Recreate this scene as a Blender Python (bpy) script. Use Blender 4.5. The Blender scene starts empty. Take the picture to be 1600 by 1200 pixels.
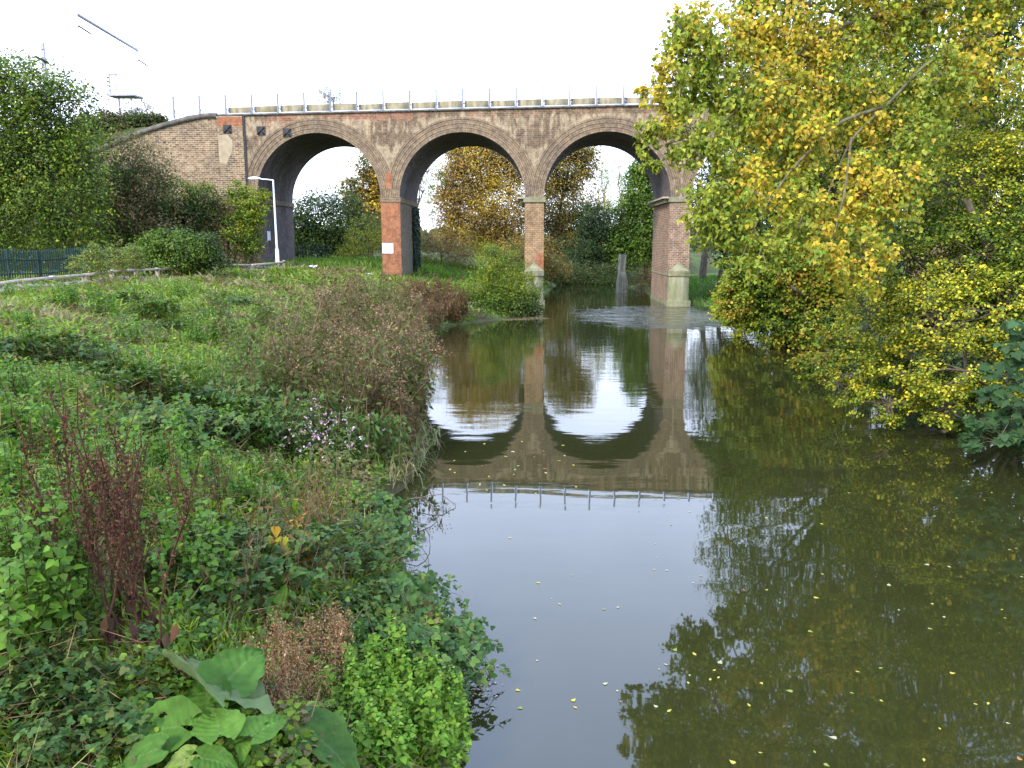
import bpy, math, random
import numpy as np
from mathutils import Vector, Matrix, Euler

random.seed(7)
rng = np.random.default_rng(11)
scene = bpy.context.scene
col = scene.collection

# ------------------------------------------------------------------ camera
CAM_H, FOC, YAW, PITCH = 4.55, 1250.0, math.radians(1.93), math.radians(10.07)
cam_data = bpy.data.cameras.new("camera")
cam_data.sensor_width = 36.0
cam_data.lens = 36.0 * FOC / 1600.0
cam_data.clip_start, cam_data.clip_end = 0.1, 3000.0
cam = bpy.data.objects.new("camera", cam_data)
col.objects.link(cam)
cam.location = (0, 0, CAM_H)
cam.rotation_euler = (math.pi / 2 - PITCH, 0, YAW)
scene.camera = cam

# ------------------------------------------------------------------ sky and sun
SUN_EL, SUN_AZ = math.radians(36), math.radians(218)      # sun behind the viewer's left shoulder, veiled by cloud
world = bpy.data.worlds.new("World")
scene.world = world
world.use_nodes = True
wn, wl = world.node_tree.nodes, world.node_tree.links
wn.clear()
w_out = wn.new("ShaderNodeOutputWorld")
w_bg = wn.new("ShaderNodeBackground")
w_sky = wn.new("ShaderNodeTexSky")
w_sky.sky_type = 'NISHITA'
w_sky.sun_disc = False
w_sky.sun_elevation = SUN_EL
w_sky.sun_rotation = SUN_AZ
w_tc = wn.new("ShaderNodeTexCoord")
w_noise = wn.new("ShaderNodeTexNoise")
w_noise.inputs["Scale"].default_value = 2.2
w_noise.inputs["Detail"].default_value = 5
w_ramp = wn.new("ShaderNodeValToRGB")
w_ramp.color_ramp.elements[0].position = 0.25
w_ramp.color_ramp.elements[0].color = (0.72, 0.72, 0.72, 1)
w_ramp.color_ramp.elements[1].position = 0.6
w_ramp.color_ramp.elements[1].color = (0.97, 0.97, 0.97, 1)
w_mix = wn.new("ShaderNodeMix")
w_mix.data_type = 'RGBA'
w_mix.inputs[7].default_value = (18.5, 21.0, 27.5, 1)       # thin bright cloud
w_bg.inputs["Strength"].default_value = 0.1
wl.new(w_tc.outputs["Generated"], w_noise.inputs["Vector"])
wl.new(w_noise.outputs["Fac"], w_ramp.inputs["Fac"])
wl.new(w_ramp.outputs["Color"], w_mix.inputs[0])
w_sep = wn.new("ShaderNodeSeparateXYZ")
w_map = wn.new("ShaderNodeMapRange")
w_map.inputs["From Min"].default_value = 0.05
w_map.inputs["From Max"].default_value = 0.75
w_grad = wn.new("ShaderNodeMix")
w_grad.data_type = 'RGBA'
w_grad.inputs[6].default_value = (17.0, 18.5, 22.0, 1)      # thin bright cloud, whiter towards the horizon
w_grad.inputs[7].default_value = (14.2, 18.4, 30.0, 1)
wl.new(w_tc.outputs["Generated"], w_sep.inputs[0])
wl.new(w_sep.outputs[2], w_map.inputs["Value"])
wl.new(w_map.outputs[0], w_grad.inputs[0])
wl.new(w_grad.outputs[2], w_mix.inputs[7])
wl.new(w_sky.outputs["Color"], w_mix.inputs[6])
wl.new(w_mix.outputs[2], w_bg.inputs["Color"])
wl.new(w_bg.outputs["Background"], w_out.inputs["Surface"])

sun_data = bpy.data.lights.new("sun", 'SUN')
sun_data.energy = 3.3
sun_data.angle = math.radians(12)
sun_data.color = (1.0, 0.93, 0.80)
sun = bpy.data.objects.new("sun", sun_data)
col.objects.link(sun)
sd = Vector((math.sin(SUN_AZ) * math.cos(SUN_EL), math.cos(SUN_AZ) * math.cos(SUN_EL), math.sin(SUN_EL)))
sun.rotation_euler = sd.to_track_quat('Z', 'Y').to_euler()

scene.view_settings.view_transform = 'Standard'
scene.view_settings.look = 'None'
scene.view_settings.exposure = 0.8
scene.view_settings.gamma = 1.0
scene.view_settings.use_curve_mapping = False
scene.render.engine = 'CYCLES'
scene.cycles.max_bounces = 6
scene.cycles.transmission_bounces = 4
scene.cycles.transparent_max_bounces = 4

# ------------------------------------------------------------------ survey helpers
_F = np.array([-math.sin(YAW) * math.cos(PITCH), math.cos(YAW) * math.cos(PITCH), -math.sin(PITCH)])
_R = np.array([math.cos(YAW), math.sin(YAW), 0.0])
_U = np.cross(_R, _F)
_C = np.array([0, 0, CAM_H])


def bearing(px, py):
    return _F + _R * (px - 800) / FOC - _U * (py - 600) / FOC


def at(px, py, Y):
    d = bearing(px, py)
    return _C + d * (Y / d[1])


def on_level(px, py, z=0.0):
    d = bearing(px, py)
    return _C + d * ((z - CAM_H) / d[2])


def on_ground(px, py):
    d = bearing(px, py)
    lo = 2.0
    for s in np.geomspace(2.0, 200, 400):
        p = _C + d * s
        if p[2] < float(ground_z(p[0], p[1])):
            return np.array([p[0], p[1], float(ground_z(p[0], p[1]))])
    return _C + d * 200


# ------------------------------------------------------------------ value noise
_perm = rng.random((256, 256))


def vnoise(x, y):
    x = np.asarray(x, float); y = np.asarray(y, float)
    xi = np.floor(x).astype(int); yi = np.floor(y).astype(int)
    fx = x - xi; fy = y - yi
    fx = fx * fx * (3 - 2 * fx); fy = fy * fy * (3 - 2 * fy)
    a = _perm[xi % 256, yi % 256]; b = _perm[(xi + 1) % 256, yi % 256]
    c = _perm[xi % 256, (yi + 1) % 256]; d = _perm[(xi + 1) % 256, (yi + 1) % 256]
    return a + (b - a) * fx + (c - a) * fy + (a - b - c + d) * fx * fy


def fbm(x, y, o=3):
    s = 0; a = 0.5; t = 0
    for k in range(o):
        s = s + a * vnoise(np.asarray(x) * 2 ** k + 17 * k, np.asarray(y) * 2 ** k + 31 * k); t += a; a *= 0.5
    return s / t


# ------------------------------------------------------------------ terrain
_LY = np.array([-60, 0, 5, 7.3, 8.6, 9.8, 11.6, 13, 15.3, 17.4, 19.9, 25.5, 31.3, 40.4, 43.5, 47, 49.5, 58, 70, 87, 95, 120, 400])
_LX = np.array([-1.2, -1.1, -.75, -.75, -1.0, -1.6, -2.3, -2.7, -2.5, -2.6, -3.1, -4.2, -4.8, -5.6, -5.0, -2.6, -1.0, -.6, .5, 1.9, 8, 40, 330])
_RY = np.array([-60, 0, 6, 14, 17, 22, 32, 41, 52, 58, 64, 71, 80, 90, 110, 120, 400])
_RX = np.array([9, 9, 9.3, 10.2, 11.2, 10.6, 11.4, 12.6, 12.2, 11.6, 11.2, 9.6, 8.2, 11, 32, 47, 337])
_CY = np.array([-60, 4, 7, 12, 20, 28, 45, 56, 60, 75, 100, 400])
_CD = np.array([6.5, 6.5, 7.0, 9.0, 12.0, 13.5, 13.0, 17.0, 18, 14, 10, 10])


def left_edge(Y): return np.interp(Y, _LY, _LX)
def right_edge(Y): return np.interp(Y, _RY, _RX)


def ground_z(X, Y):
    X = np.asarray(X, float); Y = np.asarray(Y, float)
    dl = left_edge(Y) - X
    dr = X - right_edge(Y)
    t = np.clip(dl / np.interp(Y, _CY, _CD), 0, 1)
    zl = 0.08 + 2.72 * (1 - (1 - t) ** 1.5) + 0.62 * (fbm(X * .55 + 9, Y * .45) - .5) * np.clip(dl * 1.2, 0, 1) * np.clip((1.15 - t) * 3, .25, 1)
    tr = np.clip(dr / 6.0, 0, 1)
    zr = 0.05 + 1.0 * tr * tr * (3 - 2 * tr) + .15 * (fbm(X * .3, Y * .3) - .5) * tr
    bed = -np.clip(np.minimum(-dl, -dr) * .6, 0, 0.9)
    z = np.where(dl > 0, zl, np.where(dr > 0, zr, bed))
    return z


# ------------------------------------------------------------------ mesh helpers
def obj_from(name, verts, faces, mat, parent=None, cols=None, uvs=None, attrs=None, smooth=False):
    """verts (n,3); faces: int array (m,k) or list of such arrays / lists"""
    me = bpy.data.meshes.new(name)
    verts = np.asarray(verts, dtype=np.float32)
    if isinstance(faces, np.ndarray):
        faces = [faces]
    loops, starts, tot = [], [], 0
    for f in faces:
        f = np.asarray(f)
        if f.ndim == 1:
            f = f[None, :]
        if f.size == 0:
            continue
        loops.append(f.ravel())
        starts.append(tot + np.arange(f.shape[0]) * f.shape[1])
        tot += f.size
    loops = np.concatenate(loops).astype(np.int32)
    starts = np.concatenate(starts).astype(np.int32)
    me.vertices.add(len(verts)); me.vertices.foreach_set("co", verts.ravel())
    me.loops.add(len(loops)); me.loops.foreach_set("vertex_index", loops)
    me.polygons.add(len(starts)); me.polygons.foreach_set("loop_start", starts)
    if smooth:
        me.polygons.foreach_set("use_smooth", np.ones(len(starts), dtype=bool))
    if uvs is not None:
        uvl = me.uv_layers.new(name="UVMap")
        uvl.data.foreach_set("uv", np.asarray(uvs, dtype=np.float32)[loops].ravel())
    if cols is not None:
        a = me.color_attributes.new("Col", 'FLOAT_COLOR', 'POINT')
        c = np.ones((len(verts), 4), dtype=np.float32); c[:, :3] = cols
        a.data.foreach_set("color", c.ravel())
    for k, v in (attrs or {}).items():
        a = me.attributes.new(k, 'FLOAT', 'POINT')
        a.data.foreach_set("value", np.asarray(v, dtype=np.float32))
    me.update(calc_edges=True)
    if mat is not None:
        me.materials.append(mat)
    return link(name, me, parent)


def link(name, me, parent=None):
    o = bpy.data.objects.new(name, me)
    col.objects.link(o)
    if parent is not None:
        o.parent = parent
    return o


def tag(o, label=None, cat=None, group=None, kind=None):
    if label: o["label"] = label
    if cat: o["category"] = cat
    if group: o["group"] = group
    if kind: o["kind"] = kind
    return o


def thing(name, loc, label, cat, group=None, rz=0.0):
    o = bpy.data.objects.new(name, None)
    o.empty_display_size = 0.3
    col.objects.link(o)
    o.location = loc
    o.rotation_euler = (0, 0, rz)
    return tag(o, label, cat, group)


class MB:
    """collects boxes, tubes and quads in one mesh"""
    def __init__(s): s.v, s.f4, s.f3, s.fn, s.uv, s.n = [], [], [], [], [], 0

    def add(s, v, f, uv=None):
        v = np.asarray(v, float)
        f = np.asarray(f)
        (s.f4 if f.shape[1] == 4 else s.f3).append(f + s.n)
        s.v.append(v); s.uv.append(np.zeros((len(v), 2)) if uv is None else np.asarray(uv, float)); s.n += len(v)
        return s

    def quad(s, a, b, c, d, uv=None):
        return s.add([a, b, c, d], [[0, 1, 2, 3]], uv)

    def box(s, x0, x1, y0, y1, z0, z1, faces="xXyYzZ"):
        """six separate faces with uv in metres along the wall"""
        if 'y' in faces: s.quad((x0, y0, z0), (x1, y0, z0), (x1, y0, z1), (x0, y0, z1), [(x0, z0), (x1, z0), (x1, z1), (x0, z1)])
        if 'Y' in faces: s.quad((x1, y1, z0), (x0, y1, z0), (x0, y1, z1), (x1, y1, z1), [(x1, z0), (x0, z0), (x0, z1), (x1, z1)])
        if 'x' in faces: s.quad((x0, y1, z0), (x0, y0, z0), (x0, y0, z1), (x0, y1, z1), [(y1, z0), (y0, z0), (y0, z1), (y1, z1)])
        if 'X' in faces: s.quad((x1, y0, z0), (x1, y1, z0), (x1, y1, z1), (x1, y0, z1), [(y0, z0), (y1, z0), (y1, z1), (y0, z1)])
        if 'z' in faces: s.quad((x0, y1, z0), (x1, y1, z0), (x1, y0, z0), (x0, y0, z0), [(x0, y1), (x1, y1), (x1, y0), (x0, y0)])
        if 'Z' in faces: s.quad((x0, y0, z1), (x1, y0, z1), (x1, y1, z1), (x0, y1, z1), [(x0, y0), (x1, y0), (x1, y1), (x0, y1)])
        return s

    def rbox(s, c, ax, half):
        """oriented box: centre, 3 axes, half sizes"""
        ax = [np.asarray(a, float) / np.linalg.norm(a) * h for a, h in zip(ax, half)]
        c = np.asarray(c, float)
        v = [c + sx * ax[0] + sy * ax[1] + sz * ax[2] for sx in (-1, 1) for sy in (-1, 1) for sz in (-1, 1)]
        return s.add(v, [[0, 1, 3, 2], [4, 6, 7, 5], [0, 4, 5, 1], [2, 3, 7, 6], [0, 2, 6, 4], [1, 5, 7, 3]])

    def tube(s, pts, rad, n=6):
        v, f = tube(pts, rad, n)
        return s.add(v, f)

    def build(s, name, mat, parent=None, smooth=False, **k):
        fs = []
        if s.f4: fs.append(np.concatenate(s.f4))
        if s.f3: fs.append(np.concatenate(s.f3))
        fs += s.fn
        return obj_from(name, np.concatenate(s.v), fs, mat, parent, uvs=np.concatenate(s.uv), smooth=smooth, **k)


def tube(pts, rad, n=6):
    pts = np.asarray(pts, float); m = len(pts)
    rad = np.broadcast_to(np.asarray(rad, float), (m,))
    t = np.gradient(pts, axis=0)
    t /= np.linalg.norm(t, axis=1, keepdims=True) + 1e-9
    ref = np.array([0.31, 0.95, 0.05]) if abs(t[:, 1]).mean() < .8 else np.array([1.0, .1, .1])
    u = np.cross(t, ref); u /= np.linalg.norm(u, axis=1, keepdims=True) + 1e-9
    w = np.cross(t, u)
    a = np.arange(n) * 2 * np.pi / n
    v = pts[:, None, :] + rad[:, None, None] * (np.cos(a)[None, :, None] * u[:, None, :] + np.sin(a)[None, :, None] * w[:, None, :])
    v = v.reshape(-1, 3)
    i = np.arange(m - 1)[:, None] * n; j = np.arange(n)[None, :]; j2 = (j + 1) % n
    f = np.stack([i + j, i + j2, i + n + j2, i + n + j], -1).reshape(-1, 4)
    return v, f


# leaf templates: verts along +y (tip), x across, z normal
def T(v, f): return np.array(v, float), np.array(f, int)


LEAF = T([(0, 0, 0), (-.32, .42, .07), (0, 1, -.06), (.32, .42, .07)], [(0, 2, 1), (0, 3, 2)])
OVAL = T([(0, 0, 0), (-.36, .3, .06), (-.33, .66, .03), (0, 1, -.1), (.33, .66, .03), (.36, .3, .06), (0, .5, -.01)],
         [(0, 6, 1), (1, 6, 2), (2, 6, 3), (3, 6, 4), (4, 6, 5), (5, 6, 0)])
OVATE = T([(0, 0, 0), (-.34, .2, .07), (-.24, .58, .04), (0, 1, -.14), (.24, .58, .04), (.34, .2, .07), (0, .45, -.01)],
          [(0, 6, 1), (1, 6, 2), (2, 6, 3), (3, 6, 4), (4, 6, 5), (5, 6, 0)])
NARROW = T([(0, 0, 0), (-.12, .4, .03), (0, 1, -.12), (.12, .4, .03)], [(0, 2, 1), (0, 3, 2)])
HEART = T([(0, .06, 0), (-.22, -.04, .03), (-.46, .16, .08), (-.42, .42, .06), (-.2, .74, 0), (0, 1.05, -.12), (.2, .74, 0), (.42, .42, .06), (.46, .16, .08), (.22, -.04, .03), (0, .5, -.03)],
          [(10, i, i + 1) for i in range(0, 9)] + [(10, 9, 0)])
_lob = [(0, .05), (-.3, -.06), (-.62, .02), (-.42, .22), (-.78, .5), (-.4, .48), (-.32, .72), (0, 1.08), (.32, .72), (.4, .48), (.78, .5), (.42, .22), (.62, .02), (.3, -.06)]
LOBED = T([(x, y, .12 * abs(x) - .1 * max(0, y - .6)) for x, y in _lob] + [(0, .35, 0)], [(14, i, (i + 1) % 14) for i in range(14)])
BLADE = T([(-.5, 0, 0), (.5, 0, 0), (.42, .5, .0), (-.42, .5, .0), (0, 1, 0)], [(0, 1, 2), (0, 2, 3), (3, 2, 4)])


def unit(v): return v / (np.linalg.norm(v, axis=-1, keepdims=True) + 1e-9)


def instance(tmpl, P, nrm, tip, size, cols, width=None, bend=None):
    """copies of a template as raw arrays; tip = leaf direction, nrm = leaf normal"""
    tv, tf = tmpl
    m = len(P)
    y = unit(np.asarray(tip, float))
    x = unit(np.cross(y, nrm)); z = np.cross(x, y)
    sz = np.broadcast_to(np.asarray(size, float), (m,))
    wd = sz if width is None else np.broadcast_to(np.asarray(width, float), (m,))
    V = (P[:, None, :] + tv[None, :, 0, None] * (x * wd[:, None])[:, None, :] + tv[None, :, 1, None] * (y * sz[:, None])[:, None, :]
         + tv[None, :, 2, None] * (z * sz[:, None])[:, None, :])
    if bend is not None:
        V[:, :, 2] -= (tv[None, :, 1] ** 2) * np.broadcast_to(bend, (m,))[:, None] * sz[:, None]
    Fc = tf[None] + (np.arange(m) * len(tv))[:, None, None]
    C = np.repeat(np.asarray(cols, float)[:, None, :], len(tv), 1)
    return V.reshape(-1, 3), Fc.reshape(-1, 3), C.reshape(-1, 3)


class Fol:
    """joins leaf batches into one foliage mesh"""
    def __init__(s): s.V, s.Fc, s.C, s.n = [], [], [], 0

    def add(s, *a, **k):
        v, f, c = instance(*a, **k)
        s.V.append(v); s.Fc.append(f + s.n); s.C.append(c); s.n += len(v)
        return s

    def tube(s, pts, rad, colr, n=4):
        v, f = tube(pts, rad, n)
        f = np.concatenate([f[:, [0, 1, 2]], f[:, [0, 2, 3]]])
        s.V.append(v); s.Fc.append(f + s.n); s.C.append(np.broadcast_to(colr, (len(v), 3))); s.n += len(v)
        return s

    def build(s, name, mat, parent=None):
        return obj_from(name, np.concatenate(s.V), np.concatenate(s.Fc), mat, parent, cols=np.concatenate(s.C))


def pick(palette, n, jit=.18, w=None, r=None):
    r = r or rng
    pal = np.array(palette, float)
    i = r.choice(len(pal), n, p=None if w is None else np.array(w) / np.sum(w))
    j = r.integers(0, len(pal), n)
    t = r.random((n, 1)) * .4
    c = pal[i] * (1 - t) + pal[j] * t
    return np.clip(c * (1 + jit * r.standard_normal((n, 1))) * (1 + .06 * r.standard_normal((n, 3))), .004, .85)


# ------------------------------------------------------------------ materials
def new_mat(name):
    m = bpy.data.materials.new(name); m.use_nodes = True
    nt = m.node_tree; nt.nodes.clear()
    out = nt.nodes.new("ShaderNodeOutputMaterial")
    b = nt.nodes.new("ShaderNodeBsdfPrincipled")
    nt.links.new(b.outputs[0], out.inputs[0])
    return m, nt, b, out


class N:
    def __init__(s, nt): s.nt = nt
    def new(s, t, **k):
        n = s.nt.nodes.new("ShaderNode" + t)
        for a, v in k.items(): setattr(n, a, v)
        return n
    def lk(s, a, b): s.nt.links.new(a, b)
    def noise(s, vec, scale, detail=4, rough=.55, sc=None):
        if sc is not None:
            mp = s.new("Mapping"); mp.inputs["Scale"].default_value = sc
            s.lk(vec, mp.inputs["Vector"]); vec = mp.outputs[0]
        n = s.new("TexNoise"); n.inputs["Scale"].default_value = scale; n.inputs["Detail"].default_value = detail; n.inputs["Roughness"].default_value = rough
        s.lk(vec, n.inputs["Vector"]); return n.outputs["Fac"]
    def step(s, x, a, b):
        n = s.new("MapRange"); n.interpolation_type = 'SMOOTHSTEP'
        n.inputs["From Min"].default_value = a; n.inputs["From Max"].default_value = b
        s.lk(x, n.inputs["Value"]); return n.outputs[0]
    def math(s, op, a, b=None):
        n = s.new("Math"); n.operation = op
        for i, v in enumerate((a, b)):
            if v is None: continue
            if isinstance(v, (int, float)): n.inputs[i].default_value = v
            else: s.lk(v, n.inputs[i])
        return n.outputs[0]
    def mix(s, fac, a, b, mode='MIX'):
        n = s.new("Mix"); n.data_type = 'RGBA'; n.blend_type = mode
        for i, v in ((0, fac), (6, a), (7, b)):
            if isinstance(v, (int, float)): n.inputs[i].default_value = v
            elif isinstance(v, tuple): n.inputs[i].default_value = v + (1,) if len(v) == 3 else v
            else: s.lk(v, n.inputs[i])
        return n.outputs[2]
    def attr(s, name):
        n = s.new("Attribute"); n.attribute_name = name; return n
    def pos(s): return s.new("NewGeometry").outputs["Position"]
    def uv(s): return s.new("TexCoord").outputs["UV"]
    def bump(s, b, h, strength, dist):
        n = s.new("Bump"); n.inputs["Strength"].default_value = strength; n.inputs["Distance"].default_value = dist
        s.lk(h, n.inputs["Height"]); s.lk(n.outputs[0], b.inputs["Normal"])


def leaf_mat(name, trans=.3, rough=.5, spec=.3):
    m, nt, b, out = new_mat(name); q = N(nt)
    c = q.attr("Col").outputs["Color"]
    f = q.noise(q.pos(), 14, 2)
    c2 = q.mix(.5, c, q.mix(f, (.55, .55, .5), (1.4, 1.45, 1.3)), 'MULTIPLY')
    q.lk(c2, b.inputs["Base Color"])
    b.inputs["Roughness"].default_value = rough
    b.inputs["Specular IOR Level"].default_value = spec
    tr = q.new("BsdfTranslucent")
    q.lk(q.mix(1.0, c2, (1.25, 1.3, .7), 'MULTIPLY'), tr.inputs["Color"])
    ms = q.new("MixShader"); ms.inputs[0].default_value = trans
    q.lk(b.outputs[0], ms.inputs[1]); q.lk(tr.outputs[0], ms.inputs[2]); q.lk(ms.outputs[0], out.inputs[0])
    return m


def burdock_mat():
    m, nt, b, out = new_mat("burdock_leaf"); q = N(nt); pos = q.pos()
    c = q.attr("Col").outputs["Color"]
    c = q.mix(.7, c, q.mix(q.noise(pos, 22, 5, .7), (.5, .5, .45), (1.5, 1.5, 1.4)), 'MULTIPLY')
    c = q.mix(q.math('MULTIPLY', q.step(q.noise(pos, 16, 4, .7), .6, .68), .7), c, (.13, .10, .03))
    q.lk(c, b.inputs["Base Color"]); b.inputs["Roughness"].default_value = .65; b.inputs["Specular IOR Level"].default_value = .15
    q.bump(b, q.noise(pos, 60, 4, .7), .5, .006)
    tr = q.new("BsdfTranslucent"); q.lk(c, tr.inputs["Color"])
    ms = q.new("MixShader"); ms.inputs[0].default_value = .3
    q.lk(b.outputs[0], ms.inputs[1]); q.lk(tr.outputs[0], ms.inputs[2]); q.lk(ms.outputs[0], out.inputs[0])
    return m


def simple_mat(name, c1, c2, scale=3, rough=.7, metal=0.0, bump=0.0, sc=None, spec=.3):
    m, nt, b, out = new_mat(name); q = N(nt)
    f = q.noise(q.pos(), scale, 5, .6, sc)
    q.lk(q.mix(q.step(f, .3, .7), c1, c2), b.inputs["Base Color"])
    b.inputs["Roughness"].default_value = rough; b.inputs["Metallic"].default_value = metal
    b.inputs["Specular IOR Level"].default_value = spec
    if bump: q.bump(b, f, .5, bump)
    return m


def brick_mat(name, c1, c2, mortar, soot=.5, soot_col=(.075, .062, .055), pale=.3, pale_col=(.52, .46, .38), bw=.30, bh=.10, ms=.011, masks=False, streak=True):
    m, nt, b, out = new_mat(name); q = N(nt)
    uv = q.uv(); pos = q.pos()
    br = q.new("TexBrick")
    br.inputs["Scale"].default_value = 1; br.inputs["Brick Width"].default_value = bw; br.inputs["Row Height"].default_value = bh
    br.inputs["Mortar Size"].default_value = ms; br.inputs["Mortar Smooth"].default_value = .3; br.inputs["Bias"].default_value = 0
    br.inputs["Color1"].default_value = c1 + (1,); br.inputs["Color2"].default_value = c2 + (1,); br.inputs["Mortar"].default_value = mortar + (1,)
    q.lk(uv, br.inputs["Vector"])
    c = br.outputs["Color"]
    if masks:
        red = q.attr("red").outputs["Fac"]
        rn = q.math('ADD', red, q.math('MULTIPLY', q.math('SUBTRACT', q.noise(pos, 1.3, 4), .5), .9))
        rb = q.new("TexBrick")
        for k in ("Scale", "Brick Width", "Row Height", "Mortar Size", "Mortar Smooth"):
            rb.inputs[k].default_value = br.inputs[k].default_value
        rb.inputs["Color1"].default_value = (.24, .115, .065, 1); rb.inputs["Color2"].default_value = (.17, .08, .05, 1); rb.inputs["Mortar"].default_value = (.22, .15, .105, 1)
        q.lk(uv, rb.inputs["Vector"])
        redm = q.step(rn, .45, .6)
        c = q.mix(redm, c, rb.outputs["Color"])
    big = q.noise(pos, .38, 5, .6)
    # soot and damp: broad patches drawn out downwards
    sn = q.noise(pos, 1.1, 6, .65, (1, 1, .35))
    sv = q.math('ADD', q.math('MULTIPLY', sn, .6), q.math('MULTIPLY', big, .4))
    if masks:
        sv = q.math('ADD', sv, q.math('MULTIPLY', q.attr("soot").outputs["Fac"], .46))
        sv = q.math('SUBTRACT', sv, q.math('MULTIPLY', redm, .2))
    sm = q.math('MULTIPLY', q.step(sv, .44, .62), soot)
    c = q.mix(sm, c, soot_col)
    # lime run-off
    pn = q.noise(pos, 2.0, 7, .72, (1.7, 1.7, .4))
    if masks:
        pn = q.math('ADD', pn, q.math('MULTIPLY', q.attr("pale").outputs["Fac"], .2))
        pm = q.math('MULTIPLY', q.step(pn, .55, .72), .85)
        c = q.mix(pm, c, pale_col)
    else:
        c = q.mix(q.math('MULTIPLY', q.step(pn, .55, .75), pale), c, pale_col)
    fine = q.noise(pos, 9, 4, .7)
    mott = q.noise(pos, 3.2, 5, .75)
    c = q.mix(.55, c, q.mix(q.step(mott, .35, .65), (.5, .48, .46), (1.5, 1.48, 1.42)), 'MULTIPLY')
    c = q.mix(.45, c, q.mix(fine, (.45, .45, .45), (1.5, 1.5, 1.5)), 'MULTIPLY')
    q.lk(c, b.inputs["Base Color"])
    b.inputs["Roughness"].default_value = .9; b.inputs["Specular IOR Level"].default_value = .15
    q.bump(b, q.math('ADD', br.outputs["Fac"], fine), .25, .01)
    return m


M = {}
M['leaf'] = leaf_mat("foliage", .36, .55, .14)
M['gloss'] = leaf_mat("glossy_leaf", .3, .55, .14)
M['burdock'] = burdock_mat()
M['dead'] = leaf_mat("dry_plant", .12, .85, .1)
M['grass'] = leaf_mat("grass_blade", .32, .5, .25)
M['bark'] = simple_mat("bark", (.07, .055, .04), (.16, .13, .09), 6, .9, bump=.03, sc=(1, 1, .3), spec=.1)
M['twig'] = simple_mat("pale_bark", (.16, .13, .085), (.27, .23, .16), 5, .85, bump=.01, spec=.1)
M['brick'] = brick_mat("spandrel_brick", (0.231, 0.139, 0.077), (0.092, 0.056, 0.035), (0.286, 0.225, 0.143), bw=.36, bh=.135, ms=.018, soot=.55, soot_col=(0.078, 0.059, 0.041), pale_col=(0.305, 0.239, 0.151), masks=True)
M['brick_wing'] = brick_mat("wing_brick", (0.259, 0.171, 0.097), (0.101, 0.067, 0.042), (0.351, 0.292, 0.193), bw=.36, bh=.14, ms=.018, soot=.35, pale=.5, pale_col=(0.342, 0.288, 0.193))
M['brick_red'] = brick_mat("red_facing_brick", (0.296, 0.116, 0.054), (0.231, 0.088, 0.043), (0.259, 0.135, 0.074), soot=.15, pale=.15, pale_col=(0.332, 0.198, 0.116), bw=.24, bh=.08)
M['brick_buff'] = brick_mat("buff_brick", (0.315, 0.207, 0.109), (0.259, 0.162, 0.085), (0.157, 0.104, 0.058), soot=.15, pale=.3, pale_col=(0.370, 0.288, 0.178), bw=.34, bh=.145, ms=.022)
M['brick_pale'] = brick_mat("weathered_brick", (0.222, 0.131, 0.081), (0.139, 0.079, 0.051), (0.332, 0.261, 0.181), soot=.3, pale=.6, pale_col=(0.332, 0.261, 0.186), bw=.32, bh=.125, ms=.02)
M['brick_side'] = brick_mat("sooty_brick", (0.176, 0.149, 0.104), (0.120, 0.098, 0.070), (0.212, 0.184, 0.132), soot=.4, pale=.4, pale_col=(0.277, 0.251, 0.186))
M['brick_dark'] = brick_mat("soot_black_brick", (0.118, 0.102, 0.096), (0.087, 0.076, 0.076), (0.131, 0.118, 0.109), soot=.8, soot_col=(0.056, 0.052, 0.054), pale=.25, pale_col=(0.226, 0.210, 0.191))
M['ring'] = brick_mat("arch_ring_brick", (0.315, 0.229, 0.139), (0.222, 0.153, 0.089), (.105, .08, .056), soot=.35, pale=.55, pale_col=(0.388, 0.315, 0.209), bw=.09, bh=.145, ms=.022)
M['stone'] = simple_mat("mossy_stone", (0.118, 0.126, 0.050), (0.227, 0.206, 0.130), 2.4, .9, bump=.02)
M['concrete'] = simple_mat("stained_concrete", (.13, .14, .06), (.28, .26, .165), 1.6, .85, bump=.015, sc=(1, 1, .35))
M['panel'] = simple_mat("lichen_panel", (0.126, 0.105, 0.050), (0.260, 0.223, 0.139), 2.2, .85, bump=.01, sc=(1.260, 0.840, 0.420))
M['coping'] = simple_mat("dark_coping", (.06, .055, .045), (.14, .125, .095), 3, .9, bump=.02)
M['steel'] = simple_mat("galvanised_steel", (.13, .14, .18), (.20, .21, .26), 8, .5, .2)
M['rail'] = simple_mat("pale_galvanised_rail", (.42, .45, .50), (.52, .55, .60), 8, .5, .2)
M['white'] = simple_mat("white_paint", (.78, .78, .77), (.86, .86, .85), 6, .5)
M['lamp_paint'] = simple_mat("pale_grey_paint", (.60, .63, .68), (.72, .75, .79), 5, .45)
M['iron'] = simple_mat("black_iron", (.018, .018, .02), (.05, .048, .046), 9, .6, .2)
M['green_paint'] = simple_mat("dark_green_paint", (.006, .024, .019), (.010, .036, .028), 4, .6)
M['timber'] = simple_mat("weathered_timber", (.24, .19, .125), (.42, .36, .26), 6, .85, bump=.01, sc=(3, .3, 3))
M['gantry'] = simple_mat("grey_gantry_steel", (.22, .22, .27), (.34, .34, .40), 4, .5, .3)
M['tarmac'] = simple_mat("path_tarmac", (.13, .125, .12), (.20, .19, .18), 7, .9, bump=.01)
M['mud'] = simple_mat("silt", (.09, .07, .045), (.16, .13, .085), 5, .8, bump=.03)


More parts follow.
